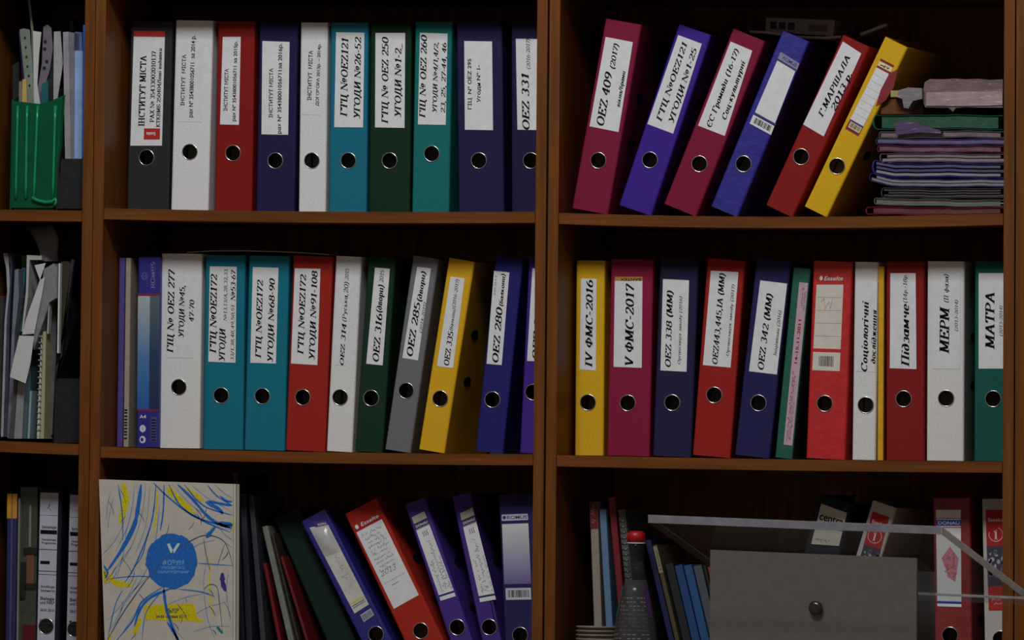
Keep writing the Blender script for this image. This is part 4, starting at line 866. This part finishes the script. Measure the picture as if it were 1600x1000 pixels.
# second shelf of the left bookcase
def h1(*p): return [(x/2.857, 350 + y/2.857) for x, y in p]
GL2 = 'folders and papers standing on the left second shelf'
for poly, Y, D, m, nm, lb, ct in (
    ([(-14,330),(-2,320),(-1,940),(-14,940)], .09, .2, mat((96, 94, 96), .3, 'plastic'), 'document_folder', 'grey sleeve cut by the left picture edge on the second shelf', 'folder'),
    ([(14,130),(32,130),(46,180),(42,300),(30,420),(14,950),(4,950),(20,440),(32,300),(28,200)], .09, .2, mat((150, 152, 154), .4, 'plastic'), 'document_folder', 'white folder edge with a bent top at the left of second shelf', 'folder'),
    ([(38,140),(52,140),(54,210),(42,420),(36,950),(18,950),(34,440),(46,300)], .09, .2, mat((58, 64, 84), .3, 'plastic'), 'document_folder', 'dark blue-grey folder right of the bent white folder', 'folder'),
    ([(66,205),(82,200),(84,330),(64,500),(56,955),(32,955),(52,500)], .08, .2, mat((108, 112, 124), .25, 'plastic'), 'document_folder', 'grey clear folder left of the green tabbed one', 'folder'),
    ([(52,150),(98,140),(100,180),(64,205),(54,200)], .16, .12, mat((92, 110, 104), .3, 'plastic'), 'document_folder', 'short greenish folder at the back of the left second shelf', 'folder'),
    ([(96,142),(119,140),(119,192),(98,194)], .12, .12, mat((20, 104, 34), .4, 'plastic'), 'document_folder', 'bright green folder tab at the top of left second shelf', 'folder'),
    ([(98,196),(116,194),(106,300),(92,480),(82,490),(92,330)], .11, .15, mat((60, 120, 140), .3, 'plastic'), 'document_folder', 'teal-blue clear sleeve beneath the green tab', 'folder'),
    ([(120,138),(186,142),(186,160),(132,160),(124,330),(104,480),(96,480),(116,300)], .07, .2, mat((166, 166, 160), .5, 'paper'), 'document_folder', 'white folder edge framing the dark inside of a folder', 'folder'),
    ([(136,164),(186,164),(180,300),(140,450),(112,480),(128,330)], .12, .15, mat((28, 30, 48), .5, 'plastic'), 'document_folder', 'navy folder inside behind the white folded paper', 'folder'),
    ([(154,184),(204,174),(178,250)], .05, .001, mat((182, 182, 180), .6, 'paper'), 'paper_sheet', 'small white paper corner sticking out above the folded paper', 'paper'),
    ([(196,200),(216,190),(238,176),(252,190),(250,330),(220,350),(196,430),(170,500),(150,560),(150,500),(172,400)], .04, .06, mat((116, 118, 122), .2, 'plastic'), 'plastic_sleeve', 'limp clear sleeve over the folded white paper', 'sleeve'),
    ([(66,700),(78,704),(60,958),(38,958)], .06, .2, mat((70, 66, 66), .4, 'plastic'), 'document_folder', 'dark folder showing below the folded white paper', 'folder'),
    ([(80,704),(110,712),(98,958),(62,958)], .058, .2, mat((128, 128, 134), .3, 'plastic'), 'document_folder', 'light grey folder below the folded white paper', 'folder'),
    ([(112,712),(134,640),(138,700),(120,958),(100,958)], .07, .2, mat((70, 96, 100), .3, 'plastic'), 'document_folder', 'grey-green folder beside the spiral notebook', 'folder'),
    ([(134,746),(142,744),(132,958),(122,958)], .05, .2, mat((120, 150, 158), .3, 'plastic'), 'document_folder', 'thin pale blue folder beside the spiral notebook', 'folder'),
    ([(216,352),(222,350),(216,490),(210,490)], .045, .015, mat((160, 160, 158), .4, 'plastic'), 'document_folder', 'thin pale edge of a sleeve right of the limp sleeve', 'folder'),
    ([(262,176),(269,176),(262,576),(255,576)], .05, .012, mat((190, 190, 184), .4, 'plastic'), 'slide_binder', 'thin bright white slide binder on a dark folder', 'binder strip'),
    ([(270,170),(300,165),(316,180),(262,600),(264,576)], .065, .01, mat((48, 42, 26), .4, 'plastic'), 'document_folder', 'dark olive folder right of the bright white strip', 'folder'),
    ([(318,160),(332,158),(300,420),(252,680),(248,640),(276,590)], .065, .008, mat((44, 44, 46), .35, 'plastic'), 'document_folder', 'dark grey folder slanting down to the navy magazine file', 'folder'),
    ([(228,360),(250,320),(250,590),(232,940),(214,960),(212,500)], .09, .2, mat((84, 88, 90), .3, 'plastic'), 'document_folder', 'grey folder behind the spiral notebook', 'folder')):
    cut(h1(*poly), Y, 'A2', D, m, nm, lb, ct, GL2)
navy_file(h1((248,690),(360,690),(352,978),(240,978)), .08, 'A2', 'dark navy magazine file at the right of the left second shelf', h1((0, 330))[0][1])
# folded white paper
t = thing('paper_sheet', 'white folded paper hanging down over the folders on left second shelf', 'paper', tuple(P(32, 590, .03)), GL2)
for n, poly, Y in (('upper_flap', h1((178,250),(200,236),(190,300),(152,490),(98,494),(118,420)), .034), ('lower_flap', h1((86,498),(152,500),(136,620),(114,712),(44,682),(62,600)), .028)):
    bm = bmesh.new(); prism(bm, wpoly(poly, Y, 'A2'), Y, Y + .0012); obj(n, bm, PAP, t, True)
# curled sheet above
bm = bmesh.new(); rows = []
ctrl = [((182,166),(262,166)), ((178,130),(256,132)), ((168,95),(262,96)), ((150,60),(262,62)), ((128,30),(250,30)), ((96,6),(236,8))]
for j, (l, r_) in enumerate(ctrl):
    row = []
    for i in range(7):
        x = l[0] + (r_[0]-l[0])*i/6; y = l[1] + (r_[1]-l[1])*i/6
        p = P(*h1((x, y))[0], .08 + .03*i/6 + .012*(5-j)*0 + .05*(j/5)**2*(1 - i/8)); row.append(bm.verts.new(p))
    rows.append(row)
for A, B in zip(rows, rows[1:]):
    for k in range(6): bm.faces.new((A[k], A[k+1], B[k+1], B[k])).smooth = True
bmesh.ops.solidify(bm, geom=bm.faces[:], thickness=.0004)
solo('paper_sheet', bm, mat((190, 190, 192), .6, 'paper'), 'large sheet curling up and left above the folders on left second shelf', 'paper', GL2)
# spiral notebook
t = thing('spiral_notebook', 'wire spiral notebook with a pale yellow cover among the folders', 'notebook', tuple(P(64, 690, .05)), GL2)
bm = bmesh.new(); prism(bm, wpoly(h1((192,480),(206,478),(204,560),(196,958),(178,958)), .05, 'A2'), .05, .2); obj('cover', bm, mat((150, 150, 118), .5, 'paper'), t, True)
bm = bmesh.new(); prism(bm, wpoly(h1((184,498),(190,498),(176,958),(164,958)), .055, 'A2'), .055, .2); obj('page_block', bm, PAGES, t, True)
bm = bmesh.new()
for k in range(17):
    y = 506 + k*26; x = 178 - 9*k/16
    c = P(*h1((x, y))[0], .048)
    tube(bm, [(c.x + .0045*math.cos(a), .048 + .006*math.sin(a), c.z + .0008*a/3) for a in [j*math.pi/8 for j in range(15)]], .0007, 6)
o = obj('wire_spiral', bm, mat((150, 150, 140), .3, 'metal'), t, True)

# lower shelf of the left bookcase
def yn(S, t): ink('cover_print', [(S.rect(0, 1, .86, 1), 0), (S.rect(.45, .55, 0, 1), 1)], [mat((186, 130, 22), .5), mat((84, 84, 100), .5)], t, -.0003)
book(e8((40,120),(104,122),(88,1400),(26,1400)), 'A3', (34, 38, 84), 'thin navy book with a yellow top at the lower left corner', 'book', Y=.09, name='book', prints=yn, D=.2, kind='paint')
book(e8((108,148),(122,148),(104,1400),(90,1400)), 'A3', (118, 118, 104), 'thin pale folder edge right of the navy and yellow book', 'folder', Y=.09, name='document_folder', D=.2, kind='plastic')
t = thing('clear_case', 'clear greenish plastic case with dark bands left of the black binders', 'case', tuple(P(44, 1112, .1)))
t.location.z = SHELF['A3'](0); MW[t.name] = Matrix.Translation(t.location)
bm = bmesh.new(); prism(bm, wpoly(e8((124,82),(226,80),(208,1440),(110,1440)), .1, 'A3'), .1, .3); obj('body', bm, mat((58, 64, 52), .15, 'plastic'), t, True)
for pl, m in ((e8((176,190),(190,188),(186,440),(172,440)), mat((112, 116, 100), .2, 'plastic')), (e8((160,470),(206,470),(202,680),(158,680)), mat((104, 72, 54), .5, 'paper'))):
    bm = bmesh.new(); prism(bm, wpoly(pl, .098, 'A3'), .098, .0995); obj('insert', bm, m, t, True)
for pl in (e8((140,446),(222,446),(220,484),(140,484)), e8((104,534),(158,530),(150,752),(96,750)), e8((150,660),(218,660),(216,690),(148,690))):
    bm = bmesh.new(); prism(bm, wpoly(pl, .096, 'A3'), .096, .0978); obj('band', bm, mat((22, 20, 20), .5, 'plastic'), t, True)
bm = bmesh.new(); prism(bm, wpoly(e8((136,910),(212,908),(208,1100),(130,1100)), .098, 'A3'), .098, .0995); obj('red_panel', bm, mat((84, 24, 26), .5, 'paper'), t, True)

# ------------------------------------------------------------------ brush-stroke poster folder, lower shelf of the middle bookcase
YP = -.016
q = [P(x, y, YP) for x, y in d1((515,163),(1215,188),(1212,1000),(545,1000))]
def ext(a, b): k = (Z2 - ZS3 + .0007 - a.z)/(b.z - a.z); return a + (b-a)*k
BLx, BRx = ext(q[0], q[3]), ext(q[1], q[2])
t = thing('poster_folder', 'large white folder covered in blue and yellow brush strokes around a blue disc', 'folder', ((BLx.x+BRx.x)/2, YP, BLx.z))
bm = bmesh.new()
def body(bm, y0, y1, dx):
    prism(bm, [(q[0].x+dx, q[0].z), (q[1].x+dx, q[1].z), (BRx.x+dx, BRx.z), (BLx.x+dx, BLx.z)], y0, y1)
body(bm, YP, YP+.004, 0); fr = obj('front_cover', bm, mat((176, 170, 158), .6, 'paper'), t, True)
bm = bmesh.new(); body(bm, YP+.0045, YP+.014, .003); obj('inner_sheets', bm, PAGES, t, True)
bm = bmesh.new(); body(bm, YP+.0145, YP+.018, .006); obj('back_cover', bm, mat((150, 150, 130), .6, 'paper'), t, True)
lx = min(q[0].x, BLx.x)
Mi = MW[t.name].inverted()
def dp(x, y):
    p = P(*d1((x, y))[0], YP); v = Mi @ p; return (v.x, max(v.z, .001))
def brush(pts, w, r, taper=True):
    # smooth path then a ribbon with ragged width
    sm = []
    n = len(pts)
    for i in range(n-1):
        p0, p1, p2, p3 = pts[max(0, i-1)], pts[i], pts[i+1], pts[min(n-1, i+2)]
        for k in range(6):
            u = k/6; sm.append(tuple(.5*((2*p1[c]) + (-p0[c]+p2[c])*u + (2*p0[c]-5*p1[c]+4*p2[c]-p3[c])*u*u + (-p0[c]+3*p1[c]-3*p2[c]+p3[c])*u**3) for c in (0, 1)))
    sm.append(pts[-1]); out = []; L = []; R = []
    for i, p in enumerate(sm):
        a, c = sm[max(0, i-1)], sm[min(len(sm)-1, i+1)]; dx, dy = c[0]-a[0], c[1]-a[1]; d = math.hypot(dx, dy) or 1
        u = i/(len(sm)-1); ww = w*.5*(min(1, .35 + 3*u, .3 + 3*(1-u)) if taper else 1)*r.uniform(.75, 1.15)
        L.append((p[0] - dy/d*ww, p[1] + dx/d*ww)); R.append((p[0] + dy/d*ww, p[1] - dx/d*ww))
    for i in range(len(sm)-1): out.append([dp(*L[i]), dp(*R[i]), dp(*R[i+1]), dp(*L[i+1])])
    return out
rb = random.Random(12)
BLUE_ = mat((34, 96, 172), .6, 'ink'); YEL_ = mat((190, 176, 18), .6, 'ink'); DRK = mat((70, 76, 100), .6, 'ink'); VIO = mat((66, 44, 120), .6, 'ink')
yel, blu, drk = [], [], []
for w, pts in ((36, [(640,182),(655,260),(640,330),(628,395)]), (42, [(872,205),(930,270),(1008,350)]), (24, [(968,205),(1010,240),(1058,276)]), (30, [(545,640),(600,700),(690,716)]), (9, [(822,195),(815,330),(800,450)]), (24, [(732,885),(715,930),(695,975)]),
               (16, [(540,640),(548,690),(560,700)]), (8, [(1208,370),(1212,410),(1208,450)]), (10, [(560,950),(575,985),(560,1010)]), (7, [(1100,560),(1090,720),(1110,900)])): yel += brush(pts, w, rb)
yel += [[dp(752,818),dp(1010,812),dp(1028,886),dp(1062,898),dp(1058,906),dp(750,893)]]
for w, pts in ((22, [(735,190),(722,290),(700,400),(640,520),(560,638)]), (7, [(615,190),(636,330),(640,480)]), (8, [(812,190),(800,330),(770,450),(700,620),(650,700)]), (8, [(855,190),(850,330),(835,430)]), (9, [(800,182),(870,250),(1000,350),(1130,395),(1210,402)]),
               (16, [(925,190),(1000,262),(1100,372),(1208,420)]), (20, [(1070,280),(1140,318),(1160,345)]), (14, [(1080,275),(1150,290),(1208,300)]), (30, [(1140,392),(1180,400),(1212,402)]), (22, [(1075,468),(1096,440),(1122,410)]), (6, [(1080,192),(1130,250),(1212,300)]),
               (8, [(850,722),(740,800),(690,900),(600,1010)]), (14, [(900,728),(790,775),(730,840),(700,930)]), (16, [(852,722),(870,850),(930,1010)]), (5, [(560,682),(700,668),(820,672)]), (5, [(700,620),(740,560),(770,450)]), (6, [(930,735),(1050,750),(1120,775)]),
               (5, [(1030,600),(1110,606),(1210,612)]), (5, [(830,760),(760,860),(740,1000)]), (12, [(540,610),(560,650),(548,680)]), (8, [(880,190),(940,300),(1060,380),(1200,440)]), (7, [(960,190),(1060,300),(1210,350)]), (10, [(1145,250),(1180,275),(1210,280)]),
               (14, [(870,905),(905,960),(935,1010)]), (5, [(640,740),(600,820),(560,1000)])): blu += brush(pts, w, rb)
wash = []
for w, pts in ((5, [(700,190),(690,300),(660,420),(600,540)]), (4, [(760,185),(740,340),(690,500),(600,650)]), (4, [(780,200),(760,400),(700,560)]), (5, [(830,300),(810,480),(760,640),(660,800)]), (4, [(530,560),(600,480),(650,380)]), (4, [(545,720),(620,600),(680,520)]),
               (5, [(880,200),(960,300),(1100,400),(1210,430)]), (4, [(900,190),(1000,300),(1130,380)]), (4, [(1000,195),(1080,260),(1205,330)]), (5, [(1120,190),(1160,230),(1208,260)]), (4, [(1060,440),(1140,470),(1208,520)]), (5, [(1130,400),(1170,450),(1210,480)]),
               (5, [(760,900),(850,830),(960,780),(1060,760)]), (4, [(640,960),(720,840),(820,750)]), (5, [(600,900),(680,760),(780,660)]), (4, [(850,760),(880,900),(960,1000)]), (4, [(980,900),(1060,840),(1180,800)]), (4, [(1000,960),(1100,930),(1200,930)]),
               (4, [(1085,560),(1060,700),(1080,880),(1120,1000)]), (4, [(1190,640),(1180,760),(1200,900)]), (4, [(720,660),(660,780),(560,900)]), (4, [(560,960),(620,880),(640,800)]), (5, [(940,560),(1040,500),(1120,480)]), (4, [(575,230),(560,300),(555,380)]), (4, [(590,260),(570,350),(560,440)]), (4, [(660,420),(640,560),(600,700)])):
    wash += brush(pts, w, rb)
ink('pale_strokes', wash, mat((104, 132, 168), .6, 'ink'), fr, -.00015)
disc = [dp(895 + (134 + rb.uniform(-6, 6))*math.cos(a), 590 + (144 + rb.uniform(-6, 6))*math.sin(a)) for a in [k*2*math.pi/48 for k in range(48)]]
for k in range(34):
    x, y = rb.uniform(560, 1190), rb.uniform(200, 980); a = rb.choice([1.0, 1.2, 2.2, 1.9]); l = rb.uniform(20, 110)
    if (x-895)**2 + (y-590)**2 > 180**2: drk += brush([(x, y), (x + l*.5*math.cos(a) + 6, y + l*.5*math.sin(a)), (x + l*math.cos(a), y + l*math.sin(a))], rb.uniform(2, 4), rb)
drk += brush([(800,640),(880,560),(1000,480),(1080,455),(1170,490),(1215,620)], 5, rb) + brush([(1130,620),(1150,560),(1170,500)], 3, rb) + brush([(1060,740),(1090,712),(1130,725),(1145,820),(1160,960)], 4, rb) + brush([(560,1000),(640,860),(760,690),(830,620)], 5, rb) + brush([(1060,470),(1075,560),(1095,640)], 4, rb)
T0 = fr
ink('yellow_strokes', yel, YEL_, T0, -.0002); ink('blue_strokes', blu, BLUE_, T0, -.0003); ink('blue_disc', [disc], BLUE_, T0, -.0004); ink('fine_lines', drk, DRK, T0, -.0005)
ink('violet_stroke', brush([(1158,650),(1160,700),(1175,745)], 26, rb), VIO, T0, -.0004)
ink('teal_stroke', brush([(1130,930),(1160,965)], 14, rb), mat((40, 110, 110), .6, 'ink'), T0, -.0004)
def dtext(s, style, x0, x1, yb, hpx):
    return [[dp(x, yb - y) for x, y in pl] for pl in fit_text(s, style, x0, x1, 0, hpx)]
ink('emblem', [[dp(870,500),dp(884,496),dp(904,540),dp(890,548)], [dp(926,494),dp(938,500),dp(908,548),dp(896,540)]], mat((180, 196, 205), .6), T0, -.0007)
LB = mat((110, 160, 205), .6, 'ink')
ink('title_print', dtext('ФОРУМ', 's', 848, 958, 610, 26) + dtext('МІСЦЕВОГО', 's', 842, 962, 630, 13) + dtext('САМОВРЯДУВАННЯ', 's', 824, 984, 652, 13), LB, T0, -.0007)
ink('date_print', dtext('ЛЬВІВ', 's', 864, 932, 858, 22) + dtext('24-26 червня 2017', 's', 812, 972, 884, 15), DRK, T0, -.0007)

# magazines leaning behind the poster
GMZ = 'dark magazines and folders leaning behind the poster folder'
for q_, rgb, lb, nm in ((d2((-60,130),(-30,130),(20,1300),(-10,1300)), (38, 34, 40), 'dark folder hidden just behind the brush stroke folder edge', 'document_folder'),
                        (d2((-20,235),(14,240),(60,1300),(26,1300)), (46, 44, 56), 'dark grey magazine right of the brush stroke folder', 'magazine'),
                        (d2((24,240),(54,250),(142,1300),(112,1300)), (60, 58, 64), 'grey magazine, second to the right of the brush stroke folder', 'magazine'),
                        (d2((98,598),(122,602),(256,1300),(236,1300)), (104, 22, 26), 'thin red booklet among the dark leaning magazines', 'booklet'),
                        (d2((92,390),(130,425),(334,1300),(298,1300)), (112, 116, 106), 'pale grey booklet leaning among the dark magazines', 'booklet'),
                        (d2((140,440),(158,450),(366,1300),(348,1300)), (52, 44, 36), 'brown-grey thin booklet right of the pale one', 'booklet'),
                        (d2((188,560),(208,570),(432,1300),(412,1300)), (98, 22, 24), 'thin dark red booklet next to the dark green binder', 'booklet')):
    book(q_, 'L3', rgb, lb, nm.split('_')[-1] if nm != 'document_folder' else 'folder', Y=.1, name=nm, D=.2, kind='plastic', rough=.4, group=GMZ)

# ------------------------------------------------------------------ lower shelf of the right bookcase
def redtop(S, t):
    ink('red_cover_top', [S.rect(0, 1, .85, 1)], mat((96, 20, 22), .5, 'paint'), t, -.0003); ink('title_print', hand_lines(S, [(.88, .985, .6, .4)], 78, .0005, True), mat((170, 130, 120), .5), t, -.0006)
book(d3((202,280),(246,280),(286,1390),(242,1390)), 'R3', (134, 124, 112), 'cream book with a dark red top, leftmost on the right lower shelf', 'book', Y=.09, prints=redtop, D=.2, kind='paint')
book(d3((252,320),(290,318),(352,1390),(314,1390)), 'R3', (84, 112, 140), 'pale blue thin book second from left on the right lower shelf', 'book', Y=.092, D=.2, kind='paint')
book(d3((298,258),(336,256),(438,1390),(400,1390)), 'R3', (104, 18, 24), 'dark red book behind the bottle with the red cap', 'book', Y=.1, D=.2, kind='paint')
t = book(d3((348,320),(390,322),(500,1390),(458,1390)), 'R3', (74, 78, 74), 'grey ring-bound notebook behind the bottle neck', 'notebook', Y=.104, name='spiral_notebook', D=.19, kind='plastic')
bm = bmesh.new()
hh = max(v.co.z for v in t.children[0].data.vertices); ww = max(v.co.x for v in t.children[0].data.vertices)
for k in range(30):
    z = .01 + (hh-.02)*k/29; tube(bm, [(ww*.8*math.cos(a), -.003*math.sin(a) + .0005, z) for a in [j*math.pi/6 for j in range(7)]], .0006, 5)
obj('wire_spiral', bm, mat((120, 124, 118), .3, 'metal'), t)
GBK = 'dark books and folders leaning left of the lectern'
SL = .235
def lean_q(x0, x1, y0): k = SL*(1390 - y0); return d3((x0, y0), (x1, y0), (x1 + k, 1390), (x0 + k, 1390))
for q_, rgb, lb, pr in ((lean_q(490, 524, 480), (20, 26, 66), 'dark blue book leaning right beside the bottle', None),
                        (lean_q(592, 640, 602), (24, 24, 30), 'black book leaning between the cream edge and blue books', None),
                        (lean_q(642, 688, 610), (26, 58, 104), 'blue book leaning, left one of the blue pair near the lectern', None),
                        (lean_q(690, 737, 610), (30, 70, 116), 'blue book leaning, right one of the blue pair near the lectern', None),
                        (lean_q(740, 788, 612), (66, 72, 76), 'grey folder leaning against the blue pair of books', None),
                        (lean_q(791, 811, 614), (22, 24, 26), 'thin black folder right of the grey leaning folder', None),
                        (lean_q(814, 832, 618), (112, 48, 20), 'thin orange-brown folder leaning beside the lectern column', None),
                        (lean_q(835, 852, 618), (12, 60, 52), 'thin dark green folder leaning at the lectern column edge', None)):
    book(q_, 'R3', rgb, lb, 'book' if 'book' in lb else 'folder', Y=.1, name='book' if 'book' in lb else 'document_folder', D=.2, kind='paint', group=GBK)
def strip(S, t): ink('spine_label', [S.rect(.04, .96, .8, .99)], mat((128, 120, 88), .6, 'paper'), t, -.0003); ink('small_print', hand_lines(S, [(.82, .97, .7, .45)], 79, .0005, True), mat((50, 46, 40), .6, 'ink'), t, -.0006)
book(lean_q(530, 556, 505), 'R3', (70, 62, 40), 'thin dull gold folder with a cream label near its top, left of lectern', 'folder', Y=.094, name='document_folder', prints=strip, D=.2, kind='paint', group=GBK)
# bottle
bx, by = P(993.5, 900, .05).x, .05
def bz(y): return P(993.5, y, .05).z
zs = Z2 - ZS3
t = thing('bottle', 'clear plastic bottle with a red cap standing in front of the red book', 'bottle', (bx, by, zs))
def lz(prof, name, m, parent=None):
    bm = bmesh.new(); lathe(bm, [(r, z) for r, z in prof], 32, bx, by); return obj(name, bm, m, parent or t, True)
px_m = 1/905
body_ = lz([(.026, zs+.0006), (.036, zs+.004), (.038, zs+.02), (.037, bz(1000)), (.0335, bz(975)), (.028, bz(950)), (.0225, bz(925)), (.0165, bz(900)), (.0145, bz(885)), (.014, bz(853)), (.0135, bz(849))], 'body', mat((66, 66, 68), .08, 'clear'))
lz([(.0155, bz(849.5)), (.0155, bz(847.6))], 'neck_ring', mat((190, 180, 180), .4))
cp = lz([(.0152, bz(847.2)), (.0154, bz(838)), (.0146, bz(833)), (.0105, bz(830)), (.003, bz(829))], 'cap', mat((156, 18, 24), .4))
lz([(.0135, bz(893)), (.0142, bz(880)), (.0136, bz(879))], 'liquid_line', mat((70, 70, 74), .1, 'clear'))
lab_ = lz([(.0382, zs+.02), (.0374, bz(1000)), (.0339, bz(975)), (.0284, bz(950)), (.0229, bz(925)), (.0182, bz(906))], 'label', mat((74, 74, 74), .2, 'film'))
bm = bmesh.new()
for k in range(16):
    z = bz(1030) + (bz(935) - bz(1030))*k/15
    for j in range(9):
        if (k*7 + j*3) % 4 == 0: continue
        a0 = math.radians(-150 + j*13); a1 = a0 + math.radians(9)
        rr_ = .0005 + (.0374 if z < bz(1000) else .0374 + (.0252-.0374)*(z - bz(1000))/(bz(936) - bz(1000)))
        f = bm.faces.new([bm.verts.new((bx + rr_*math.cos(a), by + rr_*math.sin(a), zz)) for a, zz in ((a0, z), (a1, z), (a1, z+.0016), (a0, z+.0016))])
obj('label_print', bm, mat((120, 120, 116), .5, 'ink'), lab_, True, recalc=False)
for a_ in (-40, -165):
    bm = bmesh.new(); prev = None
    for k in range(7):
        y = 965 - 8*k; r_ = {0: .0325}.get(k, .0325 - .0018*k); z = bz(y); a0, a1 = math.radians(a_), math.radians(a_ + 24)
        row = [bm.verts.new((bx + (r_+.0006)*math.cos(a), by + (r_+.0006)*math.sin(a), z)) for a in (a0, a1)]
        if prev: bm.faces.new((prev[0], prev[1], row[1], row[0]))
        prev = row
    obj('label_colour', bm, mat((72, 40, 84), .4) if a_ == -40 else mat((14, 84, 60), .4), lab_, True, recalc=False)
# nested paper cups
cxp = P(925, 985, .045)
ztop = P(925, 978.5, .045).z; R_ = .0345
ncup = 7; ch = ztop - (Z2 - ZS3) - .0007 - (ncup-1)*.0068
def cup_mesh():
    bm = bmesh.new()
    lathe(bm, [(R_*.68, 0), (R_*.95, ch-.003), (R_*1.0, ch-.0028), (R_*1.02, ch-.0012), (R_*1.0, ch), (R_*.95-.0004, ch-.001), (R_*.95-.00045, ch-.003), (R_*.68-.0004, .003)], 36)
    return bm
cup0 = None
for k in range(ncup):
    zc = Z2 - ZS3 + .0007 + k*.0068
    if cup0 is None:
        bm = cup_mesh(); cup0 = obj('paper_cup', bm, mat((128, 118, 104), .5, 'paper')); o = cup0
    else: o = cup0.copy(); COL.objects.link(o)
    o.location = (cxp.x, .045 + R_, zc); o['category'] = 'cup'; o['group'] = 'nested paper cups on the right lower shelf'
    o['label'] = 'topmost of the nested pale paper cups in front of the cream book' if k == ncup-1 else 'pale paper cup nested below the topmost cup, in front of the cream book'

# ------------------------------------------------------------------ clear acrylic lectern standing in front of the bookcases
YA, DPL = -.8, .44; psi = math.radians(-8)
A = P(1013, 804.5, YA); B = P(1471, 822.5, YA + .5*math.sin(psi)); Fl = P(1166, 914, YA + DPL*math.cos(psi)); Fr = B + (Fl - A)
t = thing('lectern', 'clear acrylic lectern with a sloping top standing in front of the right bookcase', 'lectern', ((A.x+B.x)/2, YA + .2, 0))
ACR = mat((120, 122, 124), .06, 'clear'); EDGE = mat((150, 150, 154), .2, 'edge'); TH_ = .0125
dn = Vector((0, 0, -TH_))
def hexa(pts, name, m, parent=None):
    bm = bmesh.new(); v = [bm.verts.new(p) for p in pts]
    for f in ((0,1,2,3),(7,6,5,4),(0,4,5,1),(1,5,6,2),(2,6,7,3),(3,7,4,0)): bm.faces.new([v[i] for i in f])
    return obj(name, bm, m, parent or t, True)
top = hexa([A, B, Fr, Fl, A+dn, B+dn, Fr+dn, Fl+dn], 'top_plate', ACR)
out = (A - Fl).normalized()*.0008
hexa([A+out, B+out, B+out*.1, A+out*.1, A+out+dn, B+out+dn, B+out*.1+dn, A+out*.1+dn], 'polished_edge', EDGE, top)
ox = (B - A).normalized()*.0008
hexa([B+ox*.1, B+ox, Fr+ox, Fr+ox*.1, B+ox*.1+dn, B+ox+dn, Fr+ox+dn, Fr+ox*.1+dn], 'polished_edge', mat((205, 205, 205), .2, 'edge'), top)  # paler than the near edge: glow of light piped through the plate, put into the colour
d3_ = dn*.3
hexa([Fl-out, Fr-out, Fr-out*2, Fl-out*2, Fl-out+d3_, Fr-out+d3_, Fr-out*2+d3_, Fl-out*2+d3_], 'polished_edge', mat((238, 238, 236), .15, 'edge'), top)  # near-white colour paints the glint along the far edge
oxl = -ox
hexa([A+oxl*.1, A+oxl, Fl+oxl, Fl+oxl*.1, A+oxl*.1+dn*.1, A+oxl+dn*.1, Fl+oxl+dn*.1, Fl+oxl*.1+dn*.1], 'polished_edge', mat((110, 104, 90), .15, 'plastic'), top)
e = (B - A)/((B-A).length); s_ = Vector((Fl.x-A.x, Fl.y-A.y, 0)).normalized(); dcol = .085
def onplate(u, tt): return A + (B-A)*u + (Fl-A)*tt + dn - Vector((0, 0, .0006))
def wall(u0, t0, u1, t1, th, name, m):
    a, b = onplate(u0, t0), onplate(u1, t1); n = Vector((-(b-a).y, (b-a).x, 0)).normalized()*th
    def tp(p): return p
    z0 = .0208
    lo = lambda p: Vector((p.x, p.y, z0))
    zc = lambda p: Vector((p.x, p.y, p.z - .004))
    return hexa([zc(a), zc(b), zc(b)+n, zc(a)+n, lo(a), lo(b), lo(b+n), lo(a+n)], name, m)
uL, uR, t0 = .105, .815, .32; t1 = t0 + dcol/DPL
FROST = mat((100, 97, 90), .35, 'paint')
fp = wall(uL, t0, uR, t0, .005, 'front_panel', FROST)
wall(uR, t0+.014, uR, t1, .004, 'side_panel', ACR); wall(uL+.01, t0+.014, uL+.01, t1, .004, 'side_panel', ACR)
wall(uL, t1+.002, uR, t1+.002, .004, 'back_panel', ACR)
c = P(1275, 950, onplate(.5, t0).y - .002)
bm = bmesh.new(); tube(bm, [(c.x, c.y, c.z), (c.x - .0007, c.y - .004, c.z), (c.x - .0011, c.y - .007, c.z)], [.011, .011, .007], 20); obj('screw_cap', bm, mat((90, 86, 78), .3, 'metal'), fp, True)
bm = bmesh.new(); ba = [onplate(-.02, .05), onplate(1.0, .05), onplate(1.0, .85), onplate(-.02, .85)]
zprism(bm, [(p.x, p.y) for p in ba], .0003, .0203); obj('base_plate', bm, ACR, t, True)
